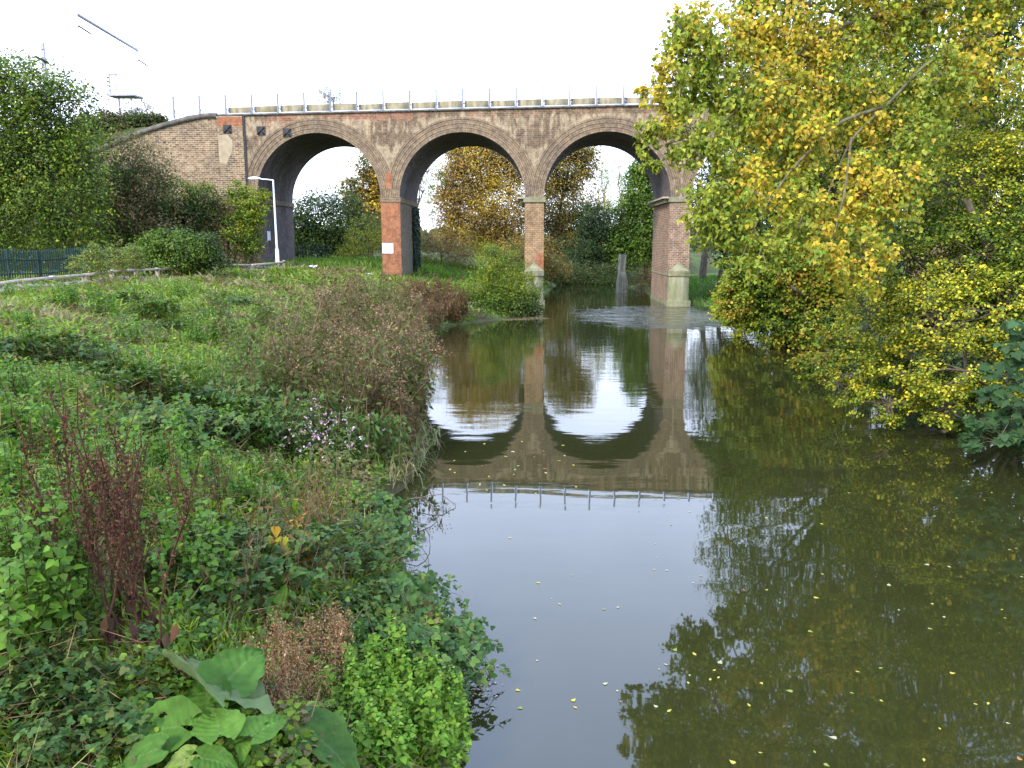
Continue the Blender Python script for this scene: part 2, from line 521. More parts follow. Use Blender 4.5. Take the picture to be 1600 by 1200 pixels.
def ground_mat():
    m, nt, b, out = new_mat("earth_and_turf"); q = N(nt); pos = q.pos()
    n1 = q.noise(pos, .5, 6, .65); n2 = q.noise(pos, 6, 5, .7)
    c = q.mix(q.step(n1, .38, .6), (.055, .045, .022), (.055, .085, .022))
    c = q.mix(q.math('MULTIPLY', q.step(n2, .45, .7), .6), c, (.10, .105, .035))
    q.lk(c, b.inputs["Base Color"]); b.inputs["Roughness"].default_value = .95; b.inputs["Specular IOR Level"].default_value = .1
    q.bump(b, n2, .8, .06)
    return m


M['ground'] = ground_mat()


def water_mat():
    m, nt, b, out = new_mat("river_water"); q = N(nt); pos = q.pos()
    n1 = q.noise(pos, .12, 3)
    c = q.mix(n1, (.016, .018, .005), (.021, .022, .006))
    q.lk(c, b.inputs["Base Color"])
    b.inputs["Roughness"].default_value = .025; b.inputs["IOR"].default_value = 1.52
    b.inputs["Specular IOR Level"].default_value = .5
    # calm pool: long low swells across the stream and a finer wrinkle
    big = q.noise(pos, .55, 2, .4, (.55, 1.5, 1))
    med = q.noise(pos, 2.2, 3, .5, (.5, 1.6, 1))
    # riffle of broken water by the pier
    sx = q.new("SeparateXYZ"); q.lk(pos, sx.inputs[0])
    dx = q.math('DIVIDE', q.math('SUBTRACT', sx.outputs[0], 8.0), 4.6); dy = q.math('DIVIDE', q.math('SUBTRACT', sx.outputs[1], 50.2), 6.3)
    rr = q.math('ADD', q.math('MULTIPLY', dx, dx), q.math('MULTIPLY', dy, dy))
    rr = q.math('ADD', rr, q.math('MULTIPLY', q.math('SUBTRACT', q.noise(pos, .6, 4, .6, (.6, 1.5, 1)), .5), 5.0))
    rif = q.step(rr, 1.6, .7)
    chop = q.noise(pos, 1.0, 5, .6, (1.3, .75, 1))
    # wrinkles fade into the still water by the near bridge
    far = q.step(sx.outputs[1], 9, 30)
    h = q.math('ADD', q.math('MULTIPLY', big, .0075), q.math('MULTIPLY', q.math('MULTIPLY', med, q.math('ADD', q.math('MULTIPLY', far, .8), .12)), .0028))
    h = q.math('ADD', h, q.math('MULTIPLY', q.math('MULTIPLY', chop, rif), .22))
    bp = q.new("Bump"); bp.inputs["Strength"].default_value = 1; bp.inputs["Distance"].default_value = 1.0
    q.lk(h, bp.inputs["Height"]); q.lk(bp.outputs[0], b.inputs["Normal"])
    return m


M['water'] = water_mat()

# ------------------------------------------------------------------ ground, water, path
gx = np.unique(np.round(np.concatenate([np.linspace(-900, -60, 15), np.linspace(-60, -26, 24), np.arange(-26, 15, .3), np.linspace(15, 60, 30), np.linspace(60, 900, 15)]), 3))
gy = np.unique(np.round(np.concatenate([np.linspace(-80, 2, 25), np.arange(2, 62, .3), np.linspace(62, 130, 70), np.linspace(130, 1400, 20)]), 3))
GX, GY = np.meshgrid(gx, gy)
GZ = ground_z(GX, GY)
nx, ny = len(gx), len(gy)
ii, jj = np.meshgrid(np.arange(nx - 1), np.arange(ny - 1))
a0 = (jj * nx + ii).ravel()
obj = obj_from("ground", np.stack([GX, GY, GZ], -1).reshape(-1, 3), np.stack([a0, a0 + 1, a0 + 1 + nx, a0 + nx], -1), M['ground'], smooth=True)
tag(obj, "grassy earth banks on both sides of the river", kind='structure')
wy = np.concatenate([np.linspace(-60, 90, 60), np.linspace(95, 120, 12)])
wv = np.concatenate([np.stack([left_edge(wy) - .6, wy, 0 * wy], -1), np.stack([right_edge(wy) + .6, wy, 0 * wy], -1)])
k = np.arange(len(wy) - 1); L = len(wy)
obj = obj_from("water", wv, np.stack([k, k + L, k + L + 1, k + 1], -1), M['water'])
tag(obj, "still murky river reflecting the arches and the sky", kind='structure')

py_ = np.linspace(14, 57, 40)
pl_ = left_edge(py_) - np.interp(py_, _CY, _CD) - 1.6
pv = np.concatenate([np.stack([pl_ - 1.1, py_, ground_z(pl_ - 1.1, py_) + .03], -1), np.stack([pl_ + 1.1, py_, ground_z(pl_ + 1.1, py_) + .03], -1)])
k = np.arange(39)
tag(obj_from("path", pv, np.stack([k, k + 40, k + 41, k + 1], -1), M['tarmac']), "grey tarmac footpath along the top of the bank", kind='structure')

# ------------------------------------------------------------------ viaduct
YF, YB = 58.6, 67.0
SPR = 7.70
PIERS = [(-21.9, -20.37), (-11.42, -10.03), (-1.06, .31), (9.28, 10.77), (19.72, 21.1), (30.05, 31.6)]
ARCHES = [((PIERS[i][1] + PIERS[i + 1][0]) / 2, (PIERS[i + 1][0] - PIERS[i][1]) / 2) for i in range(5)]
def top_z(x): return 13.87 + .018 * np.minimum(np.asarray(x, float) + .4, 6.0)

via = thing("viaduct", (0, YF, 0), "weathered brick railway viaduct with round arches striding over the river", "viaduct")


def vpart(name, mb, mat, parent=None, **k):
    """parts are measured in world metres; the viaduct's own origin is taken off here"""
    o = mb.build(name, mat, parent or via, **k)
    if parent is None:
        o.location = (0, -YF, 0)
    return o


def arch_bottom(x):
    for c, r in ARCHES:
        if abs(x - c) < r:
            return SPR + math.sqrt(max(r * r - (x - c) ** 2, 0))
    return SPR


xs = [-21.05]
for i, (c, r) in enumerate(ARCHES):
    xs += list(np.linspace(PIERS[i][0] if i else -21.05, PIERS[i][1], 7)[1 if i == 0 else 0:])
    xs += list(c - r * np.cos(np.linspace(0, np.pi, 61)))
xs += list(np.linspace(*PIERS[5], 5))
xs = np.array(sorted(set(np.round(xs, 4))))
NR = 22


def spandrel(Y, flip, name):
    V, A, UV = [], {'pale': [], 'red': [], 'soot': []}, []
    for x in xs:
        b, t = arch_bottom(x), float(top_z(x))
        for k in range(NR):
            z = b + (t - b) * k / (NR - 1)
            V.append((x, Y, z)); UV.append((x, z))
            dr = min(abs(math.hypot(x - c, z - SPR) - r - 1.0) if z > SPR - .1 else 9 for c, r in ARCHES)
            band = t - z
            pier_d = min(abs(x - (p0 + p1) / 2) for p0, p1 in PIERS)
            A['pale'].append(min(1, math.exp(-dr / .5) * .8 + .8 * math.exp(-(pier_d / 1.0) ** 2) * (z < 11.2) + (.5 if x < -19.3 and z > 12 else 0) + .45 * (.55 < band < 1.5)))
            rd = 0
            if band < .75: rd = .7 if x < -9 else .42
            if x < -14 and band < 1.3: rd = .6 if -19.5 < x else .3
            A['red'].append(rd)
            so = .75 if (abs(x + 8.6) < 3.4 or abs(x + .4) < 2.6) and .7 < band < 3.5 else .15
            if x < -18.6 and z < 12.0: so = 1.0
            A['soot'].append(so)
    n = len(xs)
    i, k = np.meshgrid(np.arange(n - 1), np.arange(NR - 1), indexing='ij')
    a = (i * NR + k).ravel()
    f = np.stack([a, a + NR, a + NR + 1, a + 1], -1)
    if flip: f = f[:, ::-1]
    o = obj_from(name, V, f, M['brick'], via, uvs=UV, attrs=A)
    o.location = (0, -YF, 0)
    return o


spandrel(YF, False, "spandrel_wall")
spandrel(YB, True, "spandrel_wall")

# arch rings: seven half-brick rings, alternately proud and recessed
for ai, (c, r) in enumerate(ARCHES):
    mb = MB(); nrg, tk, ns = 7, .145, 56
    edges = [r + tk * k for k in range(nrg + 1)]
    def half(R):
        lim = 5.17
        return math.acos(min(1, lim / R)) if R > lim else 0.0
    def curve(R, y, R0=None):
        t0 = half(R)
        th = np.linspace(t0, math.pi - t0, ns)
        return np.stack([c - R * np.cos(th), np.full(ns, y), SPR + R * np.sin(th)], -1), th * R
    for k in range(nrg):
        y = YF - (.045 if k % 2 == 0 else .020)
        P0, s0 = curve(edges[k], y); P1, s1 = curve(edges[k + 1], y)
        v = np.concatenate([P0, P1]); i = np.arange(ns - 1)
        uv = np.concatenate([np.stack([s0, np.full(ns, k * tk + .004)], -1), np.stack([s0, np.full(ns, (k + 1) * tk - .004)], -1)])
        mb.add(v, np.stack([i, i + 1, i + ns + 1, i + ns], -1)[:, ::-1], uv)
        yo = YF - (.020 if k % 2 == 0 else .045) if k < nrg - 1 else YF
        Q, _ = curve(edges[k + 1], yo)
        mb.add(np.concatenate([P1, Q]), np.stack([i, i + 1, i + ns + 1, i + ns], -1), np.concatenate([np.stack([s0, np.full(ns, k * tk)], -1)] * 2))
    vpart("arch_ring", mb, M['ring'])
    # barrel of the vault
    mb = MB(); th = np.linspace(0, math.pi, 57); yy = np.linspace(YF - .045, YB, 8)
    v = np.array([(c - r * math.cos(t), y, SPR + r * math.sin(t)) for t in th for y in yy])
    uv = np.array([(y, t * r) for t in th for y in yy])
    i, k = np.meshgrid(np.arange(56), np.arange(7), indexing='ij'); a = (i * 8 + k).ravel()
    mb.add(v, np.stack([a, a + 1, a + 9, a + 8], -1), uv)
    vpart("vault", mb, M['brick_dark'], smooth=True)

# piers
def half_octagon(mb, x0, x1, y, proj, z0, z1, cham=.42, top=True, apex=None):
    ring = [(x0, y), (x0, y - proj + cham * .6), (x0 + cham, y - proj), (x1 - cham, y - proj), (x1, y - proj + cham * .6), (x1, y)]
    for p, q_ in zip(ring[:-1], ring[1:]):
        d = math.dist(p, q_)
        mb.quad((p[0], p[1], z0), (q_[0], q_[1], z0), (q_[0], q_[1], z1), (p[0], p[1], z1), [(0, z0), (d, z0), (d, z1), (0, z1)])
    if apex:
        for p, q_ in zip(ring[:-1], ring[1:]):
            mb.add([(p[0], p[1], z1), (q_[0], q_[1], z1), apex], [[0, 1, 2]])
    elif top:
        mb.quad(*[(p[0], p[1], z1) for p in (ring[0], ring[1], ring[4], ring[5])])
        mb.quad(*[(p[0], p[1], z1) for p in (ring[1], ring[2], ring[3], ring[4])])
    return mb

fronts = ['brick_side', 'brick_red', 'brick_buff', 'brick_pale', 'brick_pale', 'brick_pale']
for pi, (x0, x1) in enumerate(PIERS):
    zb = -.9 if pi in (2, 3) else .8
    mb = MB().box(x0, x1, YF, YB, zb, SPR - .35, "y")
    pier = vpart("pier", mb, M[fronts[pi]])
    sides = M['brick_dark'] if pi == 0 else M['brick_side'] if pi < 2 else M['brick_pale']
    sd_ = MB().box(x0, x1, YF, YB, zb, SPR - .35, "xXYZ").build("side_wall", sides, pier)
    # impost course between pier and arch
    px_ = .05 if pi == 1 else .10
    imp = MB().box(x0 - px_, x1 + px_, YF - px_, YB + px_, SPR - .35, SPR + .0)
    imp_o = imp.build("impost", M['stone'] if pi in (2, 3, 4) else M['ring'] if pi == 1 else M['brick_side'], pier)
    if pi in (2, 3, 4):
        # ledge with corbels along the side that faces the stream
        ld = MB().box(x0 - .52, x0 - px_ - .003, YF + .05, YB - .1, SPR - .10, SPR + .02)
        ld.build("ledge", M['timber'], pier)
        for k in range(9):
            y = YF + .35 + k * .92
            MB().box(x0 - .36, x0 - px_ - .003, y, y + .36, SPR - .38, SPR - .105).build("corbel", M['stone'], pier)
        # concrete cutwater with capped top
        cw = half_octagon(MB(), x0 + .02, x1 - .02, YF - .003, .62, -.9, 2.15).build("cutwater", M['concrete'], pier)
        half_octagon(MB(), x0 - .03, x1 + .03, YF - .004, .70, 2.15, 2.50, apex=((x0 + x1) / 2, YF - .05, 3.12)).build("cutwater_cap", M['stone'], cw)
        half_octagon(MB(), x0 - .1, x1 + .1, YF - .005, .86, -.9, .38, cham=.3).build("plinth", M['concrete'], cw)
        MB().box(x0 - .05, x1 + .05, YF + .003, YB, -.9, .28, "xXZ").build("side_plinth", M['stone'], pier)
        MB().box(x0 - .035, x0 - .002, YF + .01, YB - .02, 2.12, 2.24, "xyYzZ").build("string_course", M['stone'], pier)
    if pi == 2:
        # patch of new red brick beside the cutwater
        MB().quad((x1 - .62, YF - .004, 2.7), (x1 - .01, YF - .004, 2.6), (x1 - .01, YF - .004, 3.75), (x1 - .55, YF - .004, 3.70),
                  [(0, 0), (.6, 0), (.6, 1.1), (0, 1.1)]).build("brick_repair", M['brick_red'], pier)

# patch of new red brick in the haunch above the red pier
MB().quad((-11.05, YF - .05, 8.35), (-10.5, YF - .05, 8.35), (-10.45, YF - .05, 9.35), (-10.98, YF - .05, 9.5), [(0, 0), (.5, 0), (.5, 1), (0, 1.1)])
o = vpart("brick_repair", MB().quad((-11.0, YF - .05, 8.35), (-10.62, YF - .05, 8.3), (-10.5, YF - .05, 9.3), (-11.05, YF - .05, 9.45), [(0, 0), (.5, 0), (.5, 1), (0, 1.1)]), M['brick_red'])

# deck and string course
mb = MB()
n = 30; xe = np.linspace(-23, 31.6, n)
for a, b in zip(xe[:-1], xe[1:]):
    za, zb_ = float(top_z(a)), float(top_z(b))
    mb.quad((a, YF - .05, za), (b, YF - .05, zb_), (b, YB + .05, zb_), (a, YB + .05, za))
vpart("deck", mb, M['coping'])
mb = MB()
for a, b in zip(xe[:-1], xe[1:]):
    za, zb_ = float(top_z(a)), float(top_z(b))
    v = [(a, YF - .10, za - .13), (b, YF - .10, zb_ - .13), (b, YF - .10, zb_ - .003), (a, YF - .10, za - .003), (a, YF + .0, za - .13), (b, YF + .0, zb_ - .13), (b, YF - .05, zb_ - .003), (a, YF - .05, za - .003)]
    mb.add(v, [[0, 1, 2, 3], [4, 5, 1, 0], [3, 2, 6, 7]])
vpart("string_course", mb, M['coping'])
# abutment bay left of the joint, and the curved wing wall
zt = float(top_z(-22))
vpart("abutment_bay", MB().box(-22.95, -21.12, YF - .14, YF + 1.2, 1.5, zt - .14), M['brick_wing'])
vpart("render_patch", MB().add([(-22.93, YF - .146, 12.0), (-22.93, YF - .146, 10.1), (-22.45, YF - .146, 10.0), (-21.95, YF - .146, 11.0), (-21.9, YF - .146, 11.7), (-22.3, YF - .146, 12.1)],
      [[0, 1, 2], [0, 2, 3], [0, 3, 4], [0, 4, 5]]), simple_mat("cream_render", (.27, .21, .125), (.36, .29, .19), 2.5, .9))
vpart("red_band", MB().box(-22.94, -21.13, YF - .147, YF - .141, zt - .85, zt - .2, "xXyzZ"), M['brick_red'])
vpart("expansion_joint", MB().box(-21.115, -20.98, YF - .09, YF + .3, 3.0, zt - .14), M['iron'])
wx = np.linspace(-22.952, -33, 26)
wyv = YF - .05 + .010 * (wx + 22.95) ** 2 * .6
wz = 13.42 - .62 * np.clip((-wx - 23.6) / 10, 0, 2) ** 1.35 * 4.6
mbw, mbc = MB(), MB(); s = 0
for i in range(25):
    d = math.hypot(wx[i + 1] - wx[i], wyv[i + 1] - wyv[i])
    A_, B_ = (wx[i + 1], wyv[i + 1]), (wx[i], wyv[i])
    mbw.quad((*A_, 1.5), (*B_, 1.5), (*B_, wz[i] - .18), (*A_, wz[i + 1] - .18), [(-s - d, 1.5), (-s, 1.5), (-s, wz[i] - .18), (-s - d, wz[i + 1] - .18)])
    v = [(A_[0], A_[1] - .12, wz[i + 1] - .2), (B_[0], B_[1] - .12, wz[i] - .2), (B_[0], B_[1] - .12, wz[i] + .14), (A_[0], A_[1] - .12, wz[i + 1] + .14),
         (A_[0], A_[1] + .5, wz[i + 1] - .2), (B_[0], B_[1] + .5, wz[i] - .2), (B_[0], B_[1] + .5, wz[i] + .14), (A_[0], A_[1] + .5, wz[i + 1] + .14)]
    mbc.add(v, [[0, 1, 2, 3], [3, 2, 6, 7], [4, 5, 1, 0]]); s += d
wing = vpart("wing_wall", mbw, M['brick_wing'])
mbc.build("coping", M['coping'], wing)
# tie plates with raised crosses
for px, pz in ((-22.22, 12.45), (-19.85, 12.35), (-17.98, 12.2)):
    y = YF - (.19 if px < -21.2 else .085)
    pl = vpart("tie_plate", MB().box(px - .29, px + .29, y, y + .035, pz - .29, pz + .29), M['iron'])
    cr = MB()
    for s_ in (1, -1):
        cr.rbox((px, y - .03, pz), [(1, 0, s_), (0, 1, 0), (-s_, 0, 1)], (.36, .028 + .002 * s_, .035))
    cr.build("cross", M['iron'], pl)
# parapet panels between the posts
POST_X = np.arange(-26.1, 31, 1.878)
for a, b in zip(POST_X[2:-1], POST_X[3:]):
    za, zb_ = float(top_z(a)), float(top_z(b)); h = .56 + rng.normal(0, .02)
    mb = MB(); y0, y1 = YF + .32, YF + .50
    v = [(a + .09, y0, za), (b - .09, y0, zb_), (b - .09, y0, zb_ + h), (a + .09, y0, za + h), (a + .09, y1, za), (b - .09, y1, zb_), (b - .09, y1, zb_ + h), (a + .09, y1, za + h)]
    mb.add(v, [[0, 1, 2, 3], [3, 2, 6, 7], [5, 4, 7, 6], [4, 0, 3, 7], [1, 5, 6, 2]])
    vpart("parapet_panel", mb, M['panel'])

# steel railing along the edge: its own thing
rail = thing("railing", (0, YF, 0), "galvanised steel post railing running along the top edge of the viaduct", "railing")
for i, x in enumerate(POST_X):
    z = float(top_z(x)) if x > -23 else float(top_z(-23)) + (x + 23) * .03
    y = YF + .12 - YF
    mb = MB().box(x - .055, x + .055, y - .05, y + .05, z - .16, z + 1.34).box(x - .06, x + .06, y - .07, y - .037, z - .16, z + .22)
    mb.rbox((x + .17, y, z + .24), [(-.30, 0, .42), (0, 1, 0), (.42, 0, .30)], (.28, .022, .028))
    mb.build("post", M['steel'], rail)
    if i < len(POST_X) - 1:
        x2 = POST_X[i + 1]; z2 = float(top_z(x2)) if x2 > -23 else float(top_z(-23)) + (x2 + 23) * .03
        MB().rbox(((x + x2) / 2, y - .005, (z + z2) / 2 + .035), [(x2 - x, 0, z2 - z), (0, 1, 0), (0, 0, 1)], (math.hypot(x2 - x, z2 - z) / 2 - .04, .04, .045)).build("rail", M['rail'], rail)
        MB().rbox(((x + x2) / 2, y, (z + z2) / 2 + 1.29), [(x2 - x, 0, z2 - z), (0, 1, 0), (0, 0, 1)], (math.hypot(x2 - x, z2 - z) / 2 - .04, .006, .006)).build("top_wire", M['steel'], rail)

# railway embankment beyond the wing wall
ex = np.concatenate([np.linspace(-160, -36, 30), np.linspace(-35, -23.2, 26)]); ey = np.linspace(42, 92, 44)
EX, EY = np.meshgrid(ex, ey)
topz = np.interp(EX, [-160, -33, -31, -23.6, -23.2], [13.2, 12.8, 12.9, 13.2, 13.2])
wtop = np.interp(EX, wx[::-1], wz[::-1]); wyy = np.interp(EX, wx[::-1], wyv[::-1])
front = np.where(EX > -33.0, np.where(EY < wyy + .25, 1.0, np.minimum(topz, wtop - .25 + (EY - wyy) * .9)), 12.8 - np.clip(61.5 - EY, 0, 40) * .62)
EZ = np.minimum(np.minimum(np.minimum(front, topz), 1 + (-23.2 - EX) * 1.2 + np.clip(67.5 - EY, 0, 40) * 8), 13.0 - np.clip(EY - 68, 0, 40) * .62) + .35 * (fbm(EX * .5, EY * .5) - .6)
n_ = len(ex); ii, jj = np.meshgrid(np.arange(n_ - 1), np.arange(len(ey) - 1)); a0 = (jj * n_ + ii).ravel()
tag(obj_from("embankment", np.stack([EX, EY, EZ], -1).reshape(-1, 3), np.stack([a0, a0 + 1, a0 + 1 + n_, a0 + n_], -1), M['ground'], smooth=True), "overgrown railway embankment beyond the wing wall", kind='structure')

# ------------------------------------------------------------------ signs on the piers
t = thing("pier_sign", (-11.0, YF - .004, 4.1), "blank white rectangular board fixed to the red brick pier", "sign")
MB().box(-.40, .40, -.03, 0, -.36, .36).build("board", M['white'], t)
fr = MB().box(-.425, .425, -.036, .0, .362, .385).box(-.425, .425, -.036, .0, -.385, -.362).box(-.425, -.402, -.036, 0, -.362, .362).box(.402, .425, -.036, 0, -.362, .362)
fr.build("frame", M['steel'], t)
p = at(408, 372, 61.0)
t = thing("notice_plate", (PIERS[0][1] + .004, 60.6, 5.0), "small narrow white notice on the dark side of the abutment pier", "sign")
MB().box(0, .03, -.32, .32, -.34, .34).build("board", M['lamp_paint'], t)
fr = MB()
for z in (-.28, .28): fr.box(.03, .045, -.03, .03, z - .03, z + .03)
fr.build("fixing_bolt", M['iron'], t)

# ------------------------------------------------------------------ street lamp
lp = at(434, 414, 50.0); gz = float(ground_z(lp[0], lp[1]))
lamp = thing("street_lamp", (lp[0], lp[1], gz), "pale grey street lamp with a single arm standing on the grass before the first pier", "street lamp")
LH = at(429, 281, 50.0)[2] - gz
MB().tube([(0, 0, -.2), (0, 0, .02), (0, 0, 1.25), (0, 0, 1.36)], [.12, .12, .115, .075], 12).build("base", M['lamp_paint'], lamp, smooth=True)
MB().tube([(0, 0, 1.3), (-.01, 0, LH * .6), (-.02, 0, LH)], [.072, .06, .048], 12).build("column", M['lamp_paint'], lamp, smooth=True)
MB().tube([(-.02, 0, LH - .02), (-.45, 0, LH + .03), (-.95, 0, LH + .06)], [.036, .034, .03], 10).build("arm", M['lamp_paint'], lamp, smooth=True)
lv, lf = [], []
sec = [(-.78, .05, .05), (-.95, .12, .10), (-1.2, .17, .13), (-1.45, .14, .09), (-1.58, .04, .03)]
for xx, w, h in sec:
    for k in range(10):
        a = 2 * math.pi * k / 10
        lv.append((xx, w * math.cos(a), LH + .07 + h * (math.sin(a) if math.sin(a) > 0 else .35 * math.sin(a))))
for i in range(4):
    for k in range(10):
        lf.append((i * 10 + k, i * 10 + (k + 1) % 10, i * 10 + 10 + (k + 1) % 10, i * 10 + 10 + k))
lan = obj_from("lantern", lv, [np.array(lf), np.array([list(range(40, 50))]), np.array([list(range(10))[::-1]])], M['white'], lamp, smooth=True)
MB().box(-1.42, -1.0, -.09, .09, LH + .005, LH + .03).build("lens", simple_mat("lamp_lens", (.6, .6, .58), (.7, .7, .68), 3, .2), lan)

# ------------------------------------------------------------------ knee rail by the path
kn = thing("knee_rail", (0, 0, 0), "low weathered timber rail edging the path along the bank top", "rail")
def rail_x(Y): return left_edge(Y) - np.interp(Y, _CY, _CD) - .15
yk = np.arange(20, 57, 2.4)
for i, y in enumerate(yk):
    x = float(rail_x(y)); g = float(ground_z(x, y)); x2 = float(rail_x(y + 2.4)); g2 = float(ground_z(x2, y + 2.4))
    MB().box(x - .07, x + .07, y - .07, y + .07, g - .3, g + .40).build("post", M['timber'], kn)
    if i < len(yk) - 1:
        MB().rbox(((x + x2) / 2, y + 1.2, (g + g2) / 2 + .46), [(x2 - x, 2.4, g2 - g), (1, 0, 0), (0, 0, 1)], (1.21, .065, .055)).build("rail", M['timber'], kn)
        if i % 2 == 0:
            MB().box(x - .075, x + .075, y - .09, y + .09, g + .517, g + .53).build("strap", M['white'], kn)

# ------------------------------------------------------------------ green palisade fence
def palisade(pts, h, label, step):
    t = thing("palisade_fence", (pts[0][0], pts[0][1], 0), label, "fence", "green palisade fences")
    o0 = np.array([pts[0][0], pts[0][1], 0])
    pale = None
    acc = 0
    for (xa, ya), (xb, yb) in zip(pts[:-1], pts[1:]):
        d = math.hypot(xb - xa, yb - ya); n = max(1, int(d / step)); ux, uy = (xb - xa) / d, (yb - ya) / d
        ang = math.atan2(uy, ux)
        for i in range(n):
            x, y = xa + ux * i * step, ya + uy * i * step; g = float(ground_z(x, y))
            if pale is None:
                mb = MB().box(-.035, .035, -.012, .012, 0, h - .12)
                mb.add([(-.035, -.012, h - .12), (.035, -.012, h - .12), (.035, .012, h - .12), (-.035, .012, h - .12), (0, 0, h)], [[0, 1, 4], [1, 2, 4], [2, 3, 4], [3, 0, 4]])
                pale = mb.build("pale", M['green_paint'], t); o = pale
            else:
                o = pale.copy(); col.objects.link(o); o.parent = t
            o.location = (x - o0[0], y - o0[1], g + .02); o.rotation_euler = (0, 0, ang)
        m = max(1, round(d / 2.75))
        for i in range(m):
            x, y = xa + (xb - xa) * i / m, ya + (yb - ya) * i / m; x2, y2 = xa + (xb - xa) * (i + 1) / m, ya + (yb - ya) * (i + 1) / m
            g, g2 = float(ground_z(x, y)), float(ground_z(x2, y2))
            MB().box(x - o0[0] - .05, x - o0[0] + .05, y - o0[1] - .13, y - o0[1] - .03, g - .3, g + h - .02).build("post", M['green_paint'], t)
            for hz in (.4, h - .45):
                MB().rbox(((x + x2) / 2 - o0[0] - uy * -.04, (y + y2) / 2 - o0[1] - ux * .04, (g + g2) / 2 + hz), [(x2 - x, y2 - y, g2 - g), (-uy, ux, 0), (0, 0, 1)], (d / m / 2, .02, .03)).build("rail", M['green_paint'], t)
    return t


palisade([(-21.0, 22), (-21.6, 28), (-22.6, 38), (-23.3, 50)], 1.45, "dark green metal palisade fence under the big tree on the far side of the path", .20)
a, b = at(380, 410, 72), at(520, 410, 74)
palisade([(a[0], a[1]), (b[0], b[1])], 1.6, "dark green palisade fence seen through the first arch behind the pier", .24)

# ------------------------------------------------------------------ overhead line equipment on the embankment
Yg = 66.0
A_, B_ = at(120, 22, 60.5), at(214, 72, 71.5)
gan = thing("overhead_line_portal", (A_[0], A_[1], 12.6), "tall grey portal frame spanning the railway above the embankment", "gantry")
O_ = np.array([A_[0], A_[1], 12.6]); a, b = A_ - O_, B_ - O_
b[2] = a[2]
MB().rbox((a + b) / 2, [b - a, (1, 0, 0), (0, 0, 1)], (np.linalg.norm(b - a) / 2, .075, .09)).build("beam", M['gantry'], gan)
for e in (a, b):
    MB().box(e[0] - .05, e[0] + .05, e[1] - .05, e[1] + .05, 0, a[2] + .4).build("mast", simple_mat("pale_mast", (.5, .51, .56), (.58, .59, .64), 3, .5), gan)
    ins = MB().rbox((e[0] + .2, e[1] + .5, a[2] - .95), [(.2, 1.2, -.25), (1, 0, 0), (0, 0, 1)], (.62, .035, .045))
    ins.build("insulator", M['iron'], gan)
sp = at(193, 170, 64); pz = at(190, 152, 64)[2]
sig = thing("signal_platform", (sp[0], sp[1], 12.8), "grey railway signal platform on a single post above the wing wall", "signal")
S_ = np.array([sp[0], sp[1], 12.8]); w = at(215, 152, 64)[0] - at(172, 152, 64)[0]; h0 = pz - 12.8
MB().tube([(-.3, 0, -.5), (-.3, 0, h0)], .07, 8).build("post", M['gantry'], sig)
MB().box(-.9, w - .9, -.7, .7, h0, h0 + .12).build("platform", M['gantry'], sig)
lad = MB()
for x in (-.93, -.42):
    lad.box(x - .04, x + .04, -.05, .05, h0 + .12, h0 + 1.65)
for k in range(6): lad.box(-.888, -.462, -.03, .03, h0 + .3 + .24 * k, h0 + .34 + .24 * k)
lad.build("ladder", M['gantry'], sig)
MB().box(-1.0, -.35, -.06, .22, h0 + 1.652, h0 + 1.76).build("signal_head", M['gantry'], sig)
hd = MB()
for k in range(5): hd.box(-1.12, -.96, -.15, .15, h0 + .2 + .31 * k, h0 + .26 + .31 * k)
hd.build("hood", M['iron'], sig)
for k, x in enumerate((.25, .75, 1.25)):
    MB().box(x - .02, x + .02, -.66, -.62, h0 + .12, h0 + (2.6 if k == 0 else 1.4)).build("handrail_post", M['gantry'], sig)
mp = at(72, 130, 62)
mast = thing("overhead_line_mast", (mp[0], mp[1], 12.0), "grey steel overhead line mast rising out of the big tree", "mast")
mh = at(70, 66, 62)[2] - 12.0
MB().box(-.11, .11, -.11, .11, -1, mh).build("mast_column", M['gantry'], mast)
MB().rbox((.0, -.25, mh * .82), [(.6, .9, -.4), (1, 0, 0), (0, 0, 1)], (.5, .06, .07)).build("insulator", M['iron'], mast)
MB().rbox((1.2, 0, mh * .62), [(1, 0, .05), (0, 1, 0), (0, 0, 1)], (1.2, .03, .03)).build("cantilever", M['gantry'], mast)

# ------------------------------------------------------------------ trees and shrubs
G_DK = (.024, .046, .010); G_MD = (.055, .10, .014); G_LT = (.125, .185, .022); G_GR = (.06, .078, .028)
Y_GN = (.28, .29, .026); YEL = (.62, .50, .04); GOLD = (.37, .24, .045); ORG = (.36, .15, .025); BRN = (.15, .095, .045); TAN = (.24, .16, .075); OLV = (.10, .095, .03)


